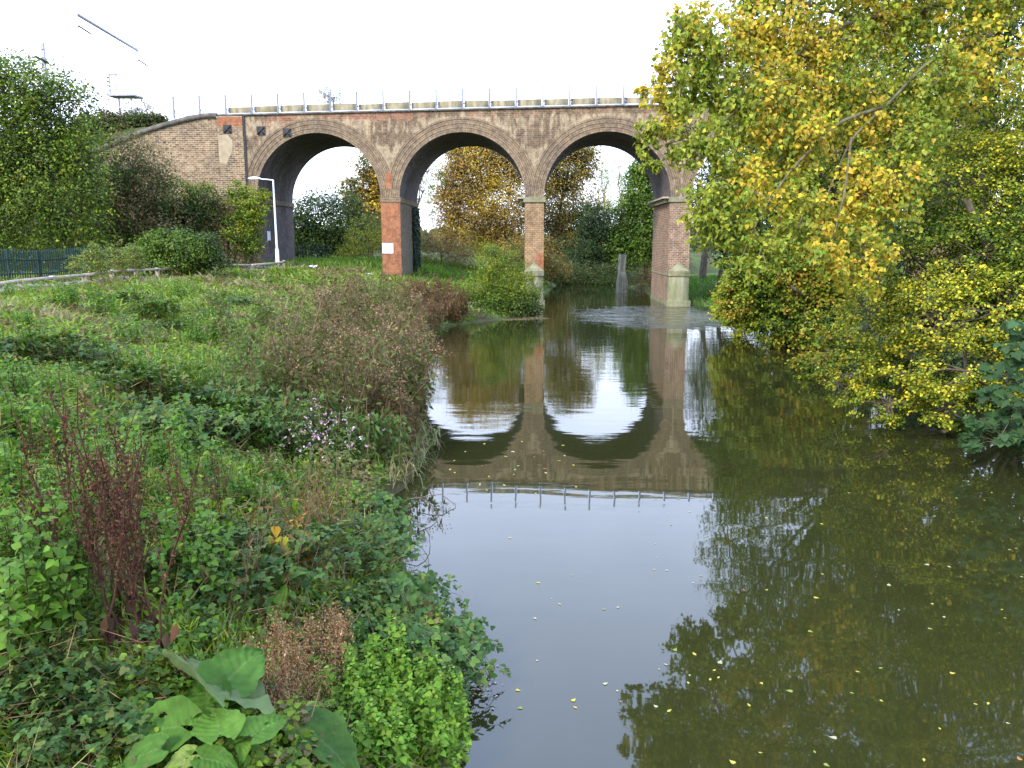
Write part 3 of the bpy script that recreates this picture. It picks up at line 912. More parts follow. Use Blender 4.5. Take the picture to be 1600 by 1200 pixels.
def leafcloud(lobes, n, sigma=.17, shell=.45, clump_leaves=26, flat=.7):
    """leaf positions gathered in clumps through uneven ellipsoids; returns P, outward dir, clump value, clump centres per lobe"""
    P, O, K, CC = [], [], [], []
    vol = np.array([(l[3] * l[4] * l[5]) ** .667 for l in lobes]); vol = vol / vol.sum()
    for l, w in zip(lobes, vol):
        c = np.array(l[:3]); r = np.array(l[3:6])
        m = max(4, int(n * w / clump_leaves))
        d = unit(rng.standard_normal((m, 3)))
        rough = .62 + .82 * (fbm(d[:, 0] * 1.9 + c[0] + 5, d[:, 2] * 1.9 + d[:, 1] * 1.3 + c[2], 3))
        rad = (shell + (1 - shell) * rng.random(m) ** .55) * rough
        cc = c + d * rad[:, None] * r
        CC.append(cc)
        k = rng.random(m)
        ln = rng.poisson(clump_leaves, m) + 3
        idx = np.repeat(np.arange(m), ln)
        sg = sigma * r.mean() * (.7 + .8 * rng.random(m))[idx, None]
        off = rng.standard_normal((len(idx), 3)) * sg * np.array([1, 1, flat])
        P.append(cc[idx] + off); O.append(unit(d[idx] * .7 + off / (sg + 1e-6) * .35)); K.append(k[idx])
    return np.concatenate(P), np.concatenate(O), np.concatenate(K), CC


def px_lobes(L, Y0=None, depth=.9):
    out = []
    for l in L:
        px, py, rx, ry = l[:4]; Y = l[4] if len(l) > 4 else Y0
        c = at(px, py, Y); s = math.hypot(Y, c[0]) / FOC
        out.append((c[0], Y, c[2], rx * s, (rx + ry) / 2 * s * depth, ry * s))
    return out


def woody(name, label, cat, lobes, base, palettes, n, leaf, tmpl=LEAF, group=None, trunk=.2, bark='bark', droop=.35, sigma=.17, shell=.45,
          limbs=True, mat='leaf', twigs=10, clump=26, width=1.0, tw_r=.012, weights=None, flat=.7, up=.8, crown='crown', stem_name='trunk', low=None, pn=.45):
    """palettes: list of (palette, weights) blended clump by clump"""
    if lobes[0][1] > 60: n, leaf = int(n * 1.9), leaf * 1.25
    else: n = int(n * 1.35)
    bx, by = base; bz = float(ground_z(bx, by)) if low is None else low
    t = thing(name, (bx, by, bz), label, cat, group)
    O = np.array([bx, by, bz])
    Pt, Od, K, CC = leafcloud(lobes, n, sigma, shell, clump, flat)
    keep = Pt[:, 2] > (bz if low is not None else np.maximum(ground_z(Pt[:, 0], Pt[:, 1]), 0)) + .03
    Pt, Od, K = Pt[keep], Od[keep], K[keep]
    m = len(Pt)
    # each clump leans towards one of the palettes
    kn = np.clip((fbm(Pt[:, 0] * pn + Pt[:, 1] * pn * .6, Pt[:, 2] * pn + 11, 2) - .25) * 2, 0, .999)
    ks = np.clip(((.45 * K + .55 * kn) * len(palettes)).astype(int), 0, len(palettes) - 1)
    C = np.zeros((m, 3))
    for i, p in enumerate(palettes):
        pal, w = p if isinstance(p, tuple) and isinstance(p[0], list) else (p, None)
        s = ks == i
        C[s] = pick(pal, int(s.sum()), w=w)
    nrm = unit(Od * .55 + np.array([0, 0, up]) + rng.standard_normal((m, 3)) * .55)
    tip = unit(Od * .6 + rng.standard_normal((m, 3)) * .6 - np.array([0, 0, droop]))
    tip = unit(tip - nrm * (tip * nrm).sum(1, keepdims=True))
    sz = leaf * (.65 + .7 * rng.random(m))
    Fol().add(tmpl, Pt - O, nrm, tip, sz, C, width=sz * width).build(crown, M[mat], t)
    # wood
    top = max(l[2] for l in lobes); mean = np.mean([l[:3] for l in lobes], 0)
    th = bz + (top - bz) * .75
    tp = np.array([[bx, by, bz - .3], [bx + (mean[0] - bx) * .15, by + (mean[1] - by) * .15, bz + (th - bz) * .35], [bx + (mean[0] - bx) * .5, by + (mean[1] - by) * .5, bz + (th - bz) * .7], [mean[0], mean[1], th]])
    MB().tube(tp - O, [trunk * 1.25, trunk, trunk * .7, trunk * .3], 8).build(stem_name, M[bark], t, smooth=True)
    if limbs:
        for l, cc in zip(lobes, CC):
            c = np.array(l[:3]); f = np.clip((c[2] - bz) / max(th - bz, .1) * .6, .08, .9)
            s = np.array([np.interp(f, [0, .35, .7, 1], tp[:, j]) for j in range(3)])
            mid = (s + c) / 2 + np.array([0, 0, .12 * np.linalg.norm(c - s)]) + rng.standard_normal(3) * .05 * np.linalg.norm(c - s)
            mb = MB().tube(np.array([s, mid, c]) - O, [trunk * .45, trunk * .3, trunk * .16], 6)
            for q_ in cc[:twigs]:
                mb.tube(np.array([c, (c + q_) / 2 + rng.standard_normal(3) * .08 * np.linalg.norm(q_ - c), q_ + (q_ - c) * .12]) - O, [max(trunk * .13, tw_r), max(trunk * .08, tw_r * .8), tw_r * .4], 4)
            mb.build('limb', M[bark], t)
    return t


DARK = ([G_DK, G_MD, G_GR], None)
# --- left of the viaduct
woody("tree", "large bushy green tree filling the top left corner beyond the palisade fence", "tree",
      px_lobes([(20, 190, 75, 80), (95, 195, 48, 60), (60, 265, 85, 75), (20, 335, 90, 55), (110, 330, 55, 55), (125, 255, 30, 45), (-70, 230, 90, 120), (40, 140, 50, 40), (5, 125, 50, 40), (85, 160, 40, 45)], 45, .7),
      (-33, 47), [([G_MD, G_LT, G_GR], None), ([G_LT, Y_GN, G_MD], [3, 1, 2]), DARK], 36000, .17, trunk=.4, sigma=.2, clump=30)
woody("brown_bush", "greyish brown half bare bush below the wing wall, beside the big green tree", "bush",
      px_lobes([(205, 262, 46, 46), (235, 290, 40, 44), (180, 255, 40, 40), (190, 330, 45, 55), (235, 330, 38, 52), (165, 300, 30, 50), (200, 385, 55, 30), (240, 375, 45, 34), (160, 360, 40, 50)], 50), (-26, 50.5),
      [([BRN, OLV, G_GR], None), ([OLV, G_GR, TAN], None), ([G_MD, G_GR], None)], 20000, .14, LEAF, trunk=.12, twigs=26, bark='twig', tw_r=.014, group="bushes below the wing wall")
woody("green_bush", "leafy dark green bush with paler tips in front of the wing wall", "bush",
      px_lobes([(275, 315, 36, 28), (318, 310, 30, 26), (255, 350, 34, 36), (300, 350, 35, 30), (285, 380, 55, 26), (330, 340, 26, 30), (245, 320, 24, 30)], 52), (-23.5, 53),
      [DARK, ([G_LT, Y_GN, G_MD], None)], 13000, .15, trunk=.12, group="bushes below the wing wall")
woody("brown_bush", "reddish brown twiggy bush under the abutment, left of the lamp", "bush",
      px_lobes([(350, 350, 34, 36), (320, 375, 26, 26), (385, 360, 20, 36), (372, 330, 22, 28), (350, 390, 50, 22), (335, 325, 26, 26), (395, 385, 14, 26)], 52.5), (-20.6, 53),
      [([BRN, OLV, TAN], None), ([OLV, G_GR, BRN], None)], 13000, .13, NARROW, trunk=.1, twigs=30, mat='dead', bark='bark', tw_r=.014, group="bushes below the wing wall")
woody("yellow_green_bush", "yellow green leafy bush reaching across the first pier beside the lamp lantern", "bush",
      px_lobes([(385, 310, 24, 18), (405, 322, 16, 20), (370, 295, 16, 12), (400, 340, 14, 16), (385, 335, 22, 22), (392, 368, 16, 26), (372, 362, 22, 32), (415, 300, 10, 10)], 51.5), (-20, 52.3),
      [([Y_GN, G_LT], None), ([G_LT, G_MD], None)], 5200, .15, trunk=.06, group="bushes below the wing wall")
woody("bramble_mound", "dark green bramble mound spilling over the palisade fence", "bush",
      px_lobes([(255, 385, 34, 20), (300, 385, 36, 20), (225, 400, 25, 16), (325, 398, 20, 16), (275, 375, 30, 16), (200, 405, 22, 14), (262, 408, 52, 14), (312, 410, 42, 12), (240, 375, 16, 14), (325, 378, 14, 16)], 41, 1.2), (-18.6, 41.5),
      [DARK, ([G_MD, G_LT], None)], 13000, .10, OVAL, trunk=.04, mat='gloss', crown='foliage', stem_name='stems')
for i, (px, w) in enumerate(((140, 26), (175, 24), (205, 20))):
    woody("pale_shrub", "pale green weedy shrub growing against the knee rail and palisade fence", "shrub",
          px_lobes([(px, 412 - i * 2, w, 18), (px + 8, 400 - i * 2, w * .55, 16)], 33 + i * 2, .8), tuple(at(px, 425, 33 + i * 2)[:2]),
          [([G_LT, Y_GN, G_MD, TAN], None), ([(.16, .19, .07), G_LT], None)], 1500, .085, trunk=.03, crown='foliage', stem_name='stems', group="pale shrubs by the fence")
for i, (px, py, rx, ry) in enumerate(((160, 204, 34, 24), (195, 202, 32, 20), (232, 193, 26, 12), (138, 222, 26, 32))):
    p = at(px, py, 62.0)
    woody("embankment_scrub", ["dark brown green scrub on the embankment behind the big tree", "dark scrub in the middle of the embankment crest under the signal platform", "low dark scrub where the wing wall coping meets the embankment", "dark scrub lowest on the embankment edge by the wing wall"][i], "scrub",
          px_lobes([(px, py, rx, ry), (px + 8, py + 6, rx * .8, ry * .7)], 62), (p[0], 62), [DARK, ([BRN, OLV, G_DK], None)], 5200, .15, trunk=.05, crown='foliage', stem_name='stems', low=p[2] - 1.6, group="scrub on the embankment")
for i, (px, py, h) in enumerate(((206, 172, 22), (229, 172, 22), (515, 152, 19))):
    p = at(px, py + h, 63.5)
    woody("sapling", ["thin half bare sapling on the embankment under the portal frame", "thin half bare sapling beside the end of the railing", "small wispy bush sprouting on top of the viaduct above the first arch"][i], "sapling",
          px_lobes([(px, py, 13 if i < 2 else 18, h * .75)], 63.5), (p[0], 63.5), [([G_GR, OLV, BRN], None)], 420 if i < 2 else 600, .13, NARROW, trunk=.05, twigs=26, tw_r=.016, low=p[2] - .3, bark='bark', group="saplings along the railway")

# --- seen through the first arch
woody("dark_green_bush", "big rounded dark green bush filling the lower first arch", "bush",
      px_lobes([(490, 345, 40, 42), (525, 345, 42, 48), (465, 370, 30, 40), (550, 375, 30, 40), (505, 390, 55, 28)], 84), tuple(at(500, 408, 84)[:2]),
      [DARK, ([G_DK, (.03, .06, .025)], None)], 11000, .2, trunk=.2)
woody("golden_tree", "sparse golden yellow tree behind the red brick pier", "tree",
      px_lobes([(580, 262, 20, 28), (562, 315, 30, 30), (592, 335, 28, 30), (548, 295, 18, 18), (600, 285, 18, 30), (580, 290, 20, 30), (575, 350, 34, 30)], 96), tuple(at(580, 400, 96)[:2]),
      [([GOLD, YEL, ORG], None), ([GOLD, OLV, TAN], None), ([OLV, G_MD], None)], 6500, .26, trunk=.22, sigma=.19, twigs=14)
woody("willow_scrub", "mid green willow scrub left of the red brick pier under the first arch", "shrub",
      px_lobes([(572, 372, 28, 34), (600, 362, 26, 36), (552, 392, 22, 20)], 79), tuple(at(575, 408, 79)[:2]),
      [([G_LT, OLV, Y_GN], None), ([G_MD, OLV], None)], 4500, .15, NARROW, trunk=.1, crown='foliage', stem_name='stems')
# --- seen through the second arch
woody("golden_brown_tree", "tall golden brown tree with yellow streaks filling the second arch", "tree",
      px_lobes([(742, 265, 48, 45), (722, 310, 40, 50), (770, 320, 44, 55), (735, 370, 46, 45), (795, 300, 32, 60), (790, 370, 36, 50), (705, 290, 22, 35), (812, 250, 26, 40), (745, 228, 46, 34), (785, 240, 36, 36), (700, 330, 26, 50), (725, 245, 30, 40)], 100, .8), tuple(at(755, 425, 100)[:2]),
      [([TAN, BRN, GOLD], [3, 2, 2]), ([TAN, GOLD, OLV], None), ([(.30, .20, .06), GOLD], None), ([GOLD, YEL, (.42, .28, .05)], [3, 2, 3])], 32000, .19, trunk=.3, twigs=22, sigma=.15, bark='twig', tw_r=.03)
woody("wispy_willow", "thin wispy green willow against the sky at the left of the second arch", "tree",
      px_lobes([(668, 268, 24, 26), (660, 300, 20, 22), (652, 255, 20, 20), (675, 335, 10, 10)], 90), tuple(at(640, 400, 90)[:2]),
      [([G_LT, (.10, .13, .06), Y_GN], None)], 1500, .2, NARROW, trunk=.14, twigs=18, tw_r=.025, droop=.9)
woody("brown_scrub", "brown and green scrub below the golden brown tree behind the red brick pier", "shrub",
      px_lobes([(672, 385, 26, 26), (700, 395, 30, 26), (655, 372, 20, 22), (728, 400, 28, 24)], 74), tuple(at(690, 418, 74)[:2]),
      [([BRN, OLV, G_GR], None), ([TAN, OLV, BRN], None)], 4800, .12, NARROW, trunk=.08, twigs=20, crown='foliage', stem_name='stems')
woody("ochre_bush", "ochre leaved dark bush hanging over the water left of the middle pier's far bank", "bush",
      px_lobes([(795, 408, 34, 30), (830, 400, 30, 36), (862, 405, 26, 36)], 80), tuple(at(820, 440, 80)[:2]),
      [([OLV, BRN, GOLD], None), DARK], 5000, .14, trunk=.1)
# --- seen through the third arch
woody("russet_tree", "russet and golden tree leaning over the river in the third arch", "tree",
      px_lobes([(888, 265, 32, 34), (872, 320, 36, 46), (910, 315, 28, 46), (885, 375, 36, 44), (918, 250, 18, 24), (860, 360, 28, 45), (868, 405, 26, 28), (862, 265, 26, 40), (905, 232, 26, 24), (880, 225, 26, 24)], 110, .8), tuple(at(870, 430, 111)[:2]),
      [([TAN, GOLD, OLV], None), ([GOLD, (.2, .17, .04), OLV], None), ([BRN, OLV], None)], 19000, .22, trunk=.25, twigs=16, sigma=.18)
woody("dark_green_bush", "dark blue green bush on the far river bend in the third arch", "bush",
      px_lobes([(928, 385, 34, 36), (952, 365, 30, 44), (905, 415, 34, 28), (945, 420, 30, 26), (925, 345, 22, 28)], 97), tuple(at(930, 440, 99)[:2]),
      [DARK, ([(.035, .06, .032), G_DK], None)], 9000, .2, trunk=.15)
for i, (px, h) in enumerate(((944, 55), (972, 48))):
    woody("pale_poplar", ["pale yellow green poplar, the taller of two far off in the third arch", "pale yellow green poplar, the shorter of two far off in the third arch"][i], "tree",
          px_lobes([(px, 300, 11, h * .8), (px + 6, 325, 12, h * .6), (px - 4, 270, 7, h * .5)], 125), (float(at(px, 300, 125)[0]), 125), [([(.27, .28, .12), (.2, .22, .09)], None)], 1100, .28, NARROW, trunk=.2, twigs=26, tw_r=.03, bark='twig', group="far poplars")
woody("bright_green_tree", "bright mid green leafy tree beside the right hand pier in the third arch", "tree",
      px_lobes([(1000, 300, 26, 40), (1012, 355, 34, 44), (985, 345, 28, 40), (1000, 395, 34, 26), (1030, 300, 26, 50), (1040, 370, 28, 44), (1005, 268, 22, 28), (975, 380, 24, 36)], 95, .8), tuple(at(1010, 425, 96)[:2]),
      [([G_MD, G_LT], None), ([G_LT, (.10, .17, .03)], None), ([G_DK, G_MD], None)], 18000, .21, trunk=.25)
woody("brown_bush", "low rounded brown bush on the bank left of the right hand pier", "bush",
      px_lobes([(1000, 440, 20, 24), (1012, 430, 16, 22), (992, 455, 14, 16)], 69), tuple(at(1003, 468, 69)[:2]),
      [([BRN, OLV, TAN], None), ([OLV, G_GR], None)], 2600, .11, NARROW, trunk=.06, twigs=20, mat='dead')
woody("bank_scrub", "dark green scrub along the far water line below the russet tree", "shrub",
      px_lobes([(872, 432, 26, 22), (900, 432, 30, 20), (930, 434, 30, 22), (955, 432, 24, 24), (855, 425, 18, 28)], 88, 1.2), tuple(at(905, 440, 88.5)[:2]),
      [DARK, ([G_DK, OLV], None)], 7000, .14, trunk=.08, crown='foliage', stem_name='stems')
M['stump'] = simple_mat("bleached_wood", (.22, .20, .14), (.40, .37, .28), 4, .85, bump=.02, sc=(1, 1, .3), spec=.1)
# stump with hanging roots at the river bend
p = on_level(971, 457); sx, sy = float(p[0]), float(p[1])
st = thing("tree_stump", (sx, sy, 0), "pale leaning stump with hanging roots at the water's edge in the third arch", "stump")
sh = at(971, 398, sy)[2]
MB().tube([(0, .1, -.4), (-.05, .1, sh * .5), (.05, .2, sh)], [.46, .32, .36], 9).build("trunk", M['stump'], st, smooth=True)
for k in range(7):
    a = -2.6 + k * .35
    MB().tube([(.28 * math.cos(a), .25 * math.sin(a), sh * .55), (.55 * math.cos(a), .55 * math.sin(a), sh * .25), (.62 * math.cos(a), .7 * math.sin(a), -.3)], [.07, .06, .04], 6).build("root", M['stump'], st)
# --- right bank, behind and beside the last pier
woody("weeping_willow", "dark weeping willow with a leaning trunk on the lawn right of the last pier", "tree",
      px_lobes([(1100, 300, 40, 45), (1085, 350, 26, 40), (1130, 330, 40, 60), (1160, 300, 50, 60)], 78), tuple(at(1097, 428, 76)[:2]),
      [([G_MD, OLV], None), DARK], 7000, .2, NARROW, trunk=.3, droop=1.3, up=.2, flat=1.5)
woody("lime_tree", "slender dark trunked tree right of the weeping willow on the lawn", "tree",
      px_lobes([(1150, 300, 60, 70), (1190, 370, 50, 60), (1140, 390, 26, 26)], 66), tuple(at(1122, 432, 66)[:2]),
      [([G_MD, G_LT], None), DARK], 6000, .18, trunk=.16)
woody("field_maple", "green maple with orange tinted tips overhanging the river beyond the hawthorn", "tree",
      px_lobes([(1180, 455, 48, 46), (1225, 415, 56, 60), (1150, 470, 26, 36), (1215, 500, 48, 36), (1265, 480, 60, 66), (1255, 545, 44, 34), (1170, 420, 40, 40), (1290, 420, 60, 60), (1305, 545, 40, 44, 29), (1280, 575, 36, 26, 27)], 35, .8), (13.8, 36),
      [([G_MD, G_DK], None), ([G_MD, G_LT, Y_GN], [2, 3, 2]), ([G_LT, ORG, GOLD, Y_GN], [3, 1, 1, 3]), ([G_LT, Y_GN], None)], 30000, .12, OVAL, trunk=.25, sigma=.12, clump=40)
woody("hazel_bush", "low lime yellow bush dipping in the water left of the orange tinted maple", "bush",
      px_lobes([(1150, 455, 24, 30), (1135, 475, 18, 28), (1160, 495, 22, 24), (1175, 480, 25, 34)], 39, .9), (13.0, 40.5),
      [([Y_GN, G_LT, (.4, .38, .03)], None), ([(.34, .34, .03), Y_GN], None)], 7000, .12, OVAL, trunk=.08, crown='foliage', stem_name='stems')
woody("dark_tree", "tall dark green tree behind the hawthorn and poplar in the top right corner", "tree",
      px_lobes([(1470, 60, 90, 90), (1560, 120, 90, 130), (1420, 200, 90, 90), (1520, 280, 120, 110), (1600, -60, 90, 110), (1480, -70, 90, 70), (1380, 300, 70, 80), (1680, 100, 110, 180), (1700, -150, 150, 120), (1560, -160, 110, 90)], 33, .7), (18.5, 35),
      [DARK, ([G_DK, G_MD], None), ([G_MD, G_LT], None)], 34000, .16, trunk=.4, sigma=.15, shell=.3)
woody("dark_tree", "dark green tree behind the poplar boughs and above the maple", "tree",
      px_lobes([(1290, 330, 80, 80), (1210, 320, 66, 70), (1350, 390, 70, 80), (1310, 260, 60, 60), (1160, 330, 46, 66), (1190, 245, 50, 50)], 42, .7), (18, 43),
      [DARK, ([G_DK, G_MD], None), ([G_MD, G_LT], None)], 17000, .18, trunk=.3)
woody("ash_tree", "tall light green ash tree standing behind the yellowing poplar boughs", "tree",
      px_lobes([(1170, 210, 50, 70), (1240, 150, 70, 80), (1330, 110, 80, 80), (1400, 150, 70, 90), (1200, 110, 60, 70), (1290, 50, 70, 60), (1380, 60, 70, 70), (1210, 290, 60, 60), (1310, 200, 80, 70), (1380, 240, 60, 60)], 35, .7), (15.5, 37),
      [([G_MD, G_LT], None), ([G_LT, Y_GN, G_MD], None), ([Y_GN, (.3, .27, .03), G_LT], None)], 26000, .13, trunk=.28, sigma=.13, clump=36)
HAW_Y = ([YEL, Y_GN, G_LT, G_MD], [4, 4, 4, 3])
woody("hawthorn", "spreading hawthorn speckled with small yellow leaves along the right water edge", "tree",
      px_lobes([(1560, 210, 70, 70, 22), (1500, 300, 85, 75, 21), (1590, 330, 80, 80, 20.5), (1420, 400, 70, 70, 21), (1530, 400, 90, 70, 20), (1380, 500, 70, 60, 20.5), (1470, 490, 80, 60, 19.5), (1570, 480, 80, 70, 18.8), (1350, 580, 50, 48, 20.6), (1420, 590, 64, 52, 19.8), (1510, 580, 70, 56, 18.6), (1390, 630, 50, 30, 19.6), (1480, 635, 50, 30, 18.8), (1640, 420, 90, 110, 19), (1650, 560, 70, 90, 17.6), (1310, 600, 30, 36, 21.5), (1700, 250, 90, 130, 20)], None, .75), (12.6, 21),
      [([G_MD, G_DK, G_LT], None), ([G_MD, G_LT, Y_GN], None), ([G_LT, Y_GN, YEL, G_MD], [4, 3, 2, 3]), HAW_Y, ([YEL, Y_GN, G_LT, G_MD], [4, 3, 3, 1])], 76000, .068, OVAL, trunk=.25, bark='bark', sigma=.105, clump=64, twigs=18, mat='gloss', shell=.45, flat=.6, pn=.8)

M['bough'] = simple_mat("lichened_bark", (.075, .066, .036), (.15, .135, .08), 7, .9, bump=.01, spec=.1)
woody("understory_filler", "dark filler bush added deep under the hawthorn to block the bright sky reflection", "bush",  # added understory, keeps low sky from reflecting white in the water
      px_lobes([(1500, 590, 80, 60, 24), (1600, 590, 80, 70, 22), (1420, 585, 60, 50, 26), (1690, 590, 100, 90, 21), (1560, 650, 70, 40, 20.5), (1640, 670, 60, 40, 19.5), (1780, 560, 120, 120, 21)], None, .7), (14.5, 23),
      [DARK, ([G_DK, (.018, .034, .01)], None)], 15000, .11, OVAL, trunk=.12, crown='foliage', stem_name='stems')
# --- the poplar whose boughs hang into the picture from the right
pop = thing("poplar", (19.5, 23.0, float(ground_z(19.5, 23))), "poplar boughs with large yellowing heart shaped leaves hanging in from the top right", "tree")
PO = np.array(pop.location)
MB().tube(np.array([(19.5, 23, .6), (19.2, 22.9, 5), (18.7, 22.7, 11), (18, 22.4, 18)]) - PO, [.55, .45, .35, .15], 10).build("trunk", M['bark'], pop, smooth=True)
boughs = [([(19.0, 22.8, 9.5), at(1620, 0, 21.5), at(1540, 60, 20.7), at(1450, 95, 19.9), at(1385, 165, 19.3), at(1330, 215, 18.8), at(1290, 310, 18.4)], .075),
          ([(18.8, 22.7, 10.5), at(1600, -25, 21.1), at(1480, 5, 20.4), at(1340, 30, 19.9), at(1270, 60, 19.3), at(1180, 150, 18.8), at(1110, 205, 18.2), at(1040, 225, 18.0)], .075),
          ([at(1385, 165, 19.3), at(1310, 190, 18.8), at(1240, 260, 18.2), at(1190, 330, 17.8), at(1160, 400, 17.5)], .05),
          ([at(1340, 30, 19.9), at(1240, 0, 19.6), at(1150, 20, 19.3), at(1080, 60, 19.0)], .05),
          ([at(1270, 60, 19.3), at(1230, 130, 19.6), at(1180, 230, 19.9), at(1130, 300, 20.0)], .04),
          ([at(1330, 215, 18.8), at(1320, 300, 18.0), at(1300, 380, 17.5), at(1285, 440, 17.3)], .03)]
for pts, r in boughs:
    pts = np.array(pts) - PO
    tt = np.linspace(0, len(pts) - 1, len(pts) * 4); sm = np.stack([np.interp(tt, np.arange(len(pts)), pts[:, j]) for j in range(3)], -1)
    sm[1:-1] = (sm[:-2] + sm[1:-1] * 2 + sm[2:]) / 4
    MB().tube(sm, np.linspace(r, r * .22, len(sm)), 7).build("bough", M['bough'], pop, smooth=True)
pl_l = px_lobes([(1110, 100, 60, 70, 19.0), (1080, 40, 36, 40, 19.3), (1180, 50, 75, 60, 19.4), (1270, 90, 70, 70, 19.7), (1180, 150, 75, 70, 18.8), (1090, 220, 52, 50, 18.1), (1150, 290, 62, 52, 18.0), (1240, 230, 66, 62, 18.8), (1330, 170, 56, 60, 19.6),
                 (1130, 350, 40, 36, 17.8), (1190, 390, 44, 40, 17.7), (1260, 340, 52, 54, 18.0), (1290, 405, 36, 36, 17.4), (1340, 300, 40, 60, 18.5), (1020, 215, 26, 34, 18.0), (1003, 150, 12, 18, 17.8), (1022, 255, 16, 20, 18.0),
                 (1360, 50, 60, 50, 20.1), (1440, 20, 60, 36, 20.4), (1540, 15, 60, 30, 20.9), (1400, -60, 120, 60, 20.4), (1110, 330, 40, 44, 17.9), (1350, 400, 46, 56, 18.0), (1395, 300, 56, 60, 18.8), (1420, 220, 50, 50, 19.2), (1460, 130, 60, 50, 19.8), (1520, 90, 60, 50, 20.5), (1060, 130, 44, 60, 18.6), (1070, 60, 40, 40, 19), (1250, -60, 110, 60, 19.9), (1600, -60, 100, 60, 21.2)], None, .9)
Pt, Od, K, CC = leafcloud(pl_l, 52000, .10, .12, 20, 1.1)
mm = len(Pt)
g = fbm(Pt[:, 0] * .8 + 40, Pt[:, 2] * .8 + Pt[:, 1], 2) + .22 * (K - .5)
gold = rng.random(mm) < np.clip((g - .46) * 4.0, .03, .85)
C = np.where(gold[:, None], pick([(.54, .42, .035), (.50, .35, .04), Y_GN, (.52, .33, .045), (.38, .28, .035)], mm), pick([(.16, .20, .024), (.24, .25, .025), G_LT, (.20, .25, .04), (.30, .30, .035)], mm))
nrm = unit(rng.standard_normal((mm, 3)) * .7 + Od * .3 + np.array([-.1, -.45, .45])); tip = unit(rng.standard_normal((mm, 3)) * .45 + np.array([0, 0, -1.0]) + Od * .3)
tip = unit(tip - nrm * (tip * nrm).sum(1, keepdims=True)); sz = .094 * (.65 + .6 * rng.random(mm))
# the leaves that show largest become leaves of their own
view = unit(np.array([0, 0, CAM_H]) - Pt); facing = np.abs((view * nrm).sum(1)) * sz / np.linalg.norm(Pt - _C, axis=1)
dxy = (Pt - _C); depth = dxy @ _F; ppx = 800 + FOC * (dxy @ _R) / depth; ppy = 600 - FOC * (dxy @ _U) / depth
facing[(ppx < 0) | (ppx > 1600) | (ppy < 0)] = 0
facing *= 1 + .25 * (ppx < 1130) + .2 * (np.linalg.norm(Pt - _C, axis=1) < 18.2)
order = np.argsort(-facing); single = order[:270]; rest = order[270:]
Fol().add(HEART, Pt[rest] - PO, nrm[rest], tip[rest], sz[rest], C[rest]).build("crown", M['leaf'], pop)
leaf_me = []
for c_ in ((.54, .42, .035), (.40, .35, .03), (.25, .26, .026), (.17, .21, .026), (.52, .34, .04), (.29, .30, .045)):
    o = obj_from("leaf", HEART[0], HEART[1], M['leaf'], pop, cols=np.tile(c_, (len(HEART[0]), 1))); leaf_me.append(o.data); bpy.data.objects.remove(o)
for s_ in single:
    y = tip[s_]; x = np.cross(y, nrm[s_]); x /= np.linalg.norm(x); z = np.cross(x, y)
    o = link("leaf", leaf_me[int(np.argmin([np.abs(C[s_] - np.array(k)).sum() + .05 * random.random() for k in ((.54, .42, .035), (.40, .35, .03), (.25, .26, .026), (.17, .21, .026), (.52, .34, .04), (.29, .30, .045))]))], pop)
    Mx = np.eye(4); Mx[:3, 0] = x * sz[s_]; Mx[:3, 1] = y * sz[s_]; Mx[:3, 2] = z * sz[s_]; Mx[:3, 3] = Pt[s_] - PO
    o.matrix_local = Matrix(Mx.tolist())
mb = MB()
for l, cc in zip(pl_l, CC):
    c = np.array(l[:3])
    for q_ in cc[::3]:
        mid = (c + q_) / 2 + np.array([0, 0, .08]) + rng.standard_normal(3) * .06
        mb.tube(np.array([c, mid, q_ - np.array([0, 0, .08])]) - PO, [.016, .011, .006], 4)
tag(mb.build("twigs", M['twig'], pop), kind="stuff")

# --- sycamore sprays low on the right
syc = thing("sycamore_sapling", (10.7, 15.6, float(ground_z(10.7, 15.6))), "sycamore with big dark lobed leaves drooping to the water below the hawthorn", "sapling")
SO = np.array(syc.location)
MB().tube(np.array([(10.9, 15.6, .1), (10.9, 15.5, 1.5), (10.7, 15.4, 3.2)]) - SO, [.06, .045, .02], 7).build("trunk", M['bark'], syc, smooth=True)
sl = px_lobes([(1560, 690, 42, 28, 16.0), (1590, 640, 40, 40, 15.8), (1610, 700, 40, 24, 15.8), (1575, 600, 28, 30, 16.2), (1540, 665, 20, 16, 16.1), (1620, 560, 40, 60, 15.6)], None, .8)
Pt, Od, K, CC = leafcloud(sl, 420, .2, .3, 9, .6)
ok = Pt[:, 2] > .05; Pt, Od = Pt[ok], Od[ok]; ms_ = len(Pt)
C = pick([(.04, .08, .028), (.05, .10, .033), (.033, .065, .022)], ms_); nrm = unit(rng.standard_normal((ms_, 3)) * .4 + np.array([-.2, -.5, .8])); tip = unit(rng.standard_normal((ms_, 3)) * .6 + np.array([-.3, -.5, -.6]) + Od * .4)
tip = unit(tip - nrm * (tip * nrm).sum(1, keepdims=True)); sz = .16 * (.7 + .6 * rng.random(ms_))
lm = []
for c_ in ((.04, .08, .028), (.05, .10, .033), (.033, .065, .022)):
    o = obj_from("leaf", LOBED[0], LOBED[1], M['gloss'], syc, cols=np.tile(c_, (15, 1))); lm.append(o.data); bpy.data.objects.remove(o)
Fol().add(LOBED, Pt[240:] - SO, nrm[240:], tip[240:], sz[240:], C[240:]).build("crown", M['gloss'], syc)
for s_ in range(min(240, ms_)):
    y = tip[s_]; x = unit(np.cross(y, nrm[s_])); z = np.cross(x, y)
    o = link("leaf", lm[s_ % 3], syc); Mx = np.eye(4)
    for j, v in enumerate((x, y, z)): Mx[:3, j] = v * sz[s_]
    Mx[:3, 3] = Pt[s_] - SO; o.matrix_local = Matrix(Mx.tolist())
mb = MB()
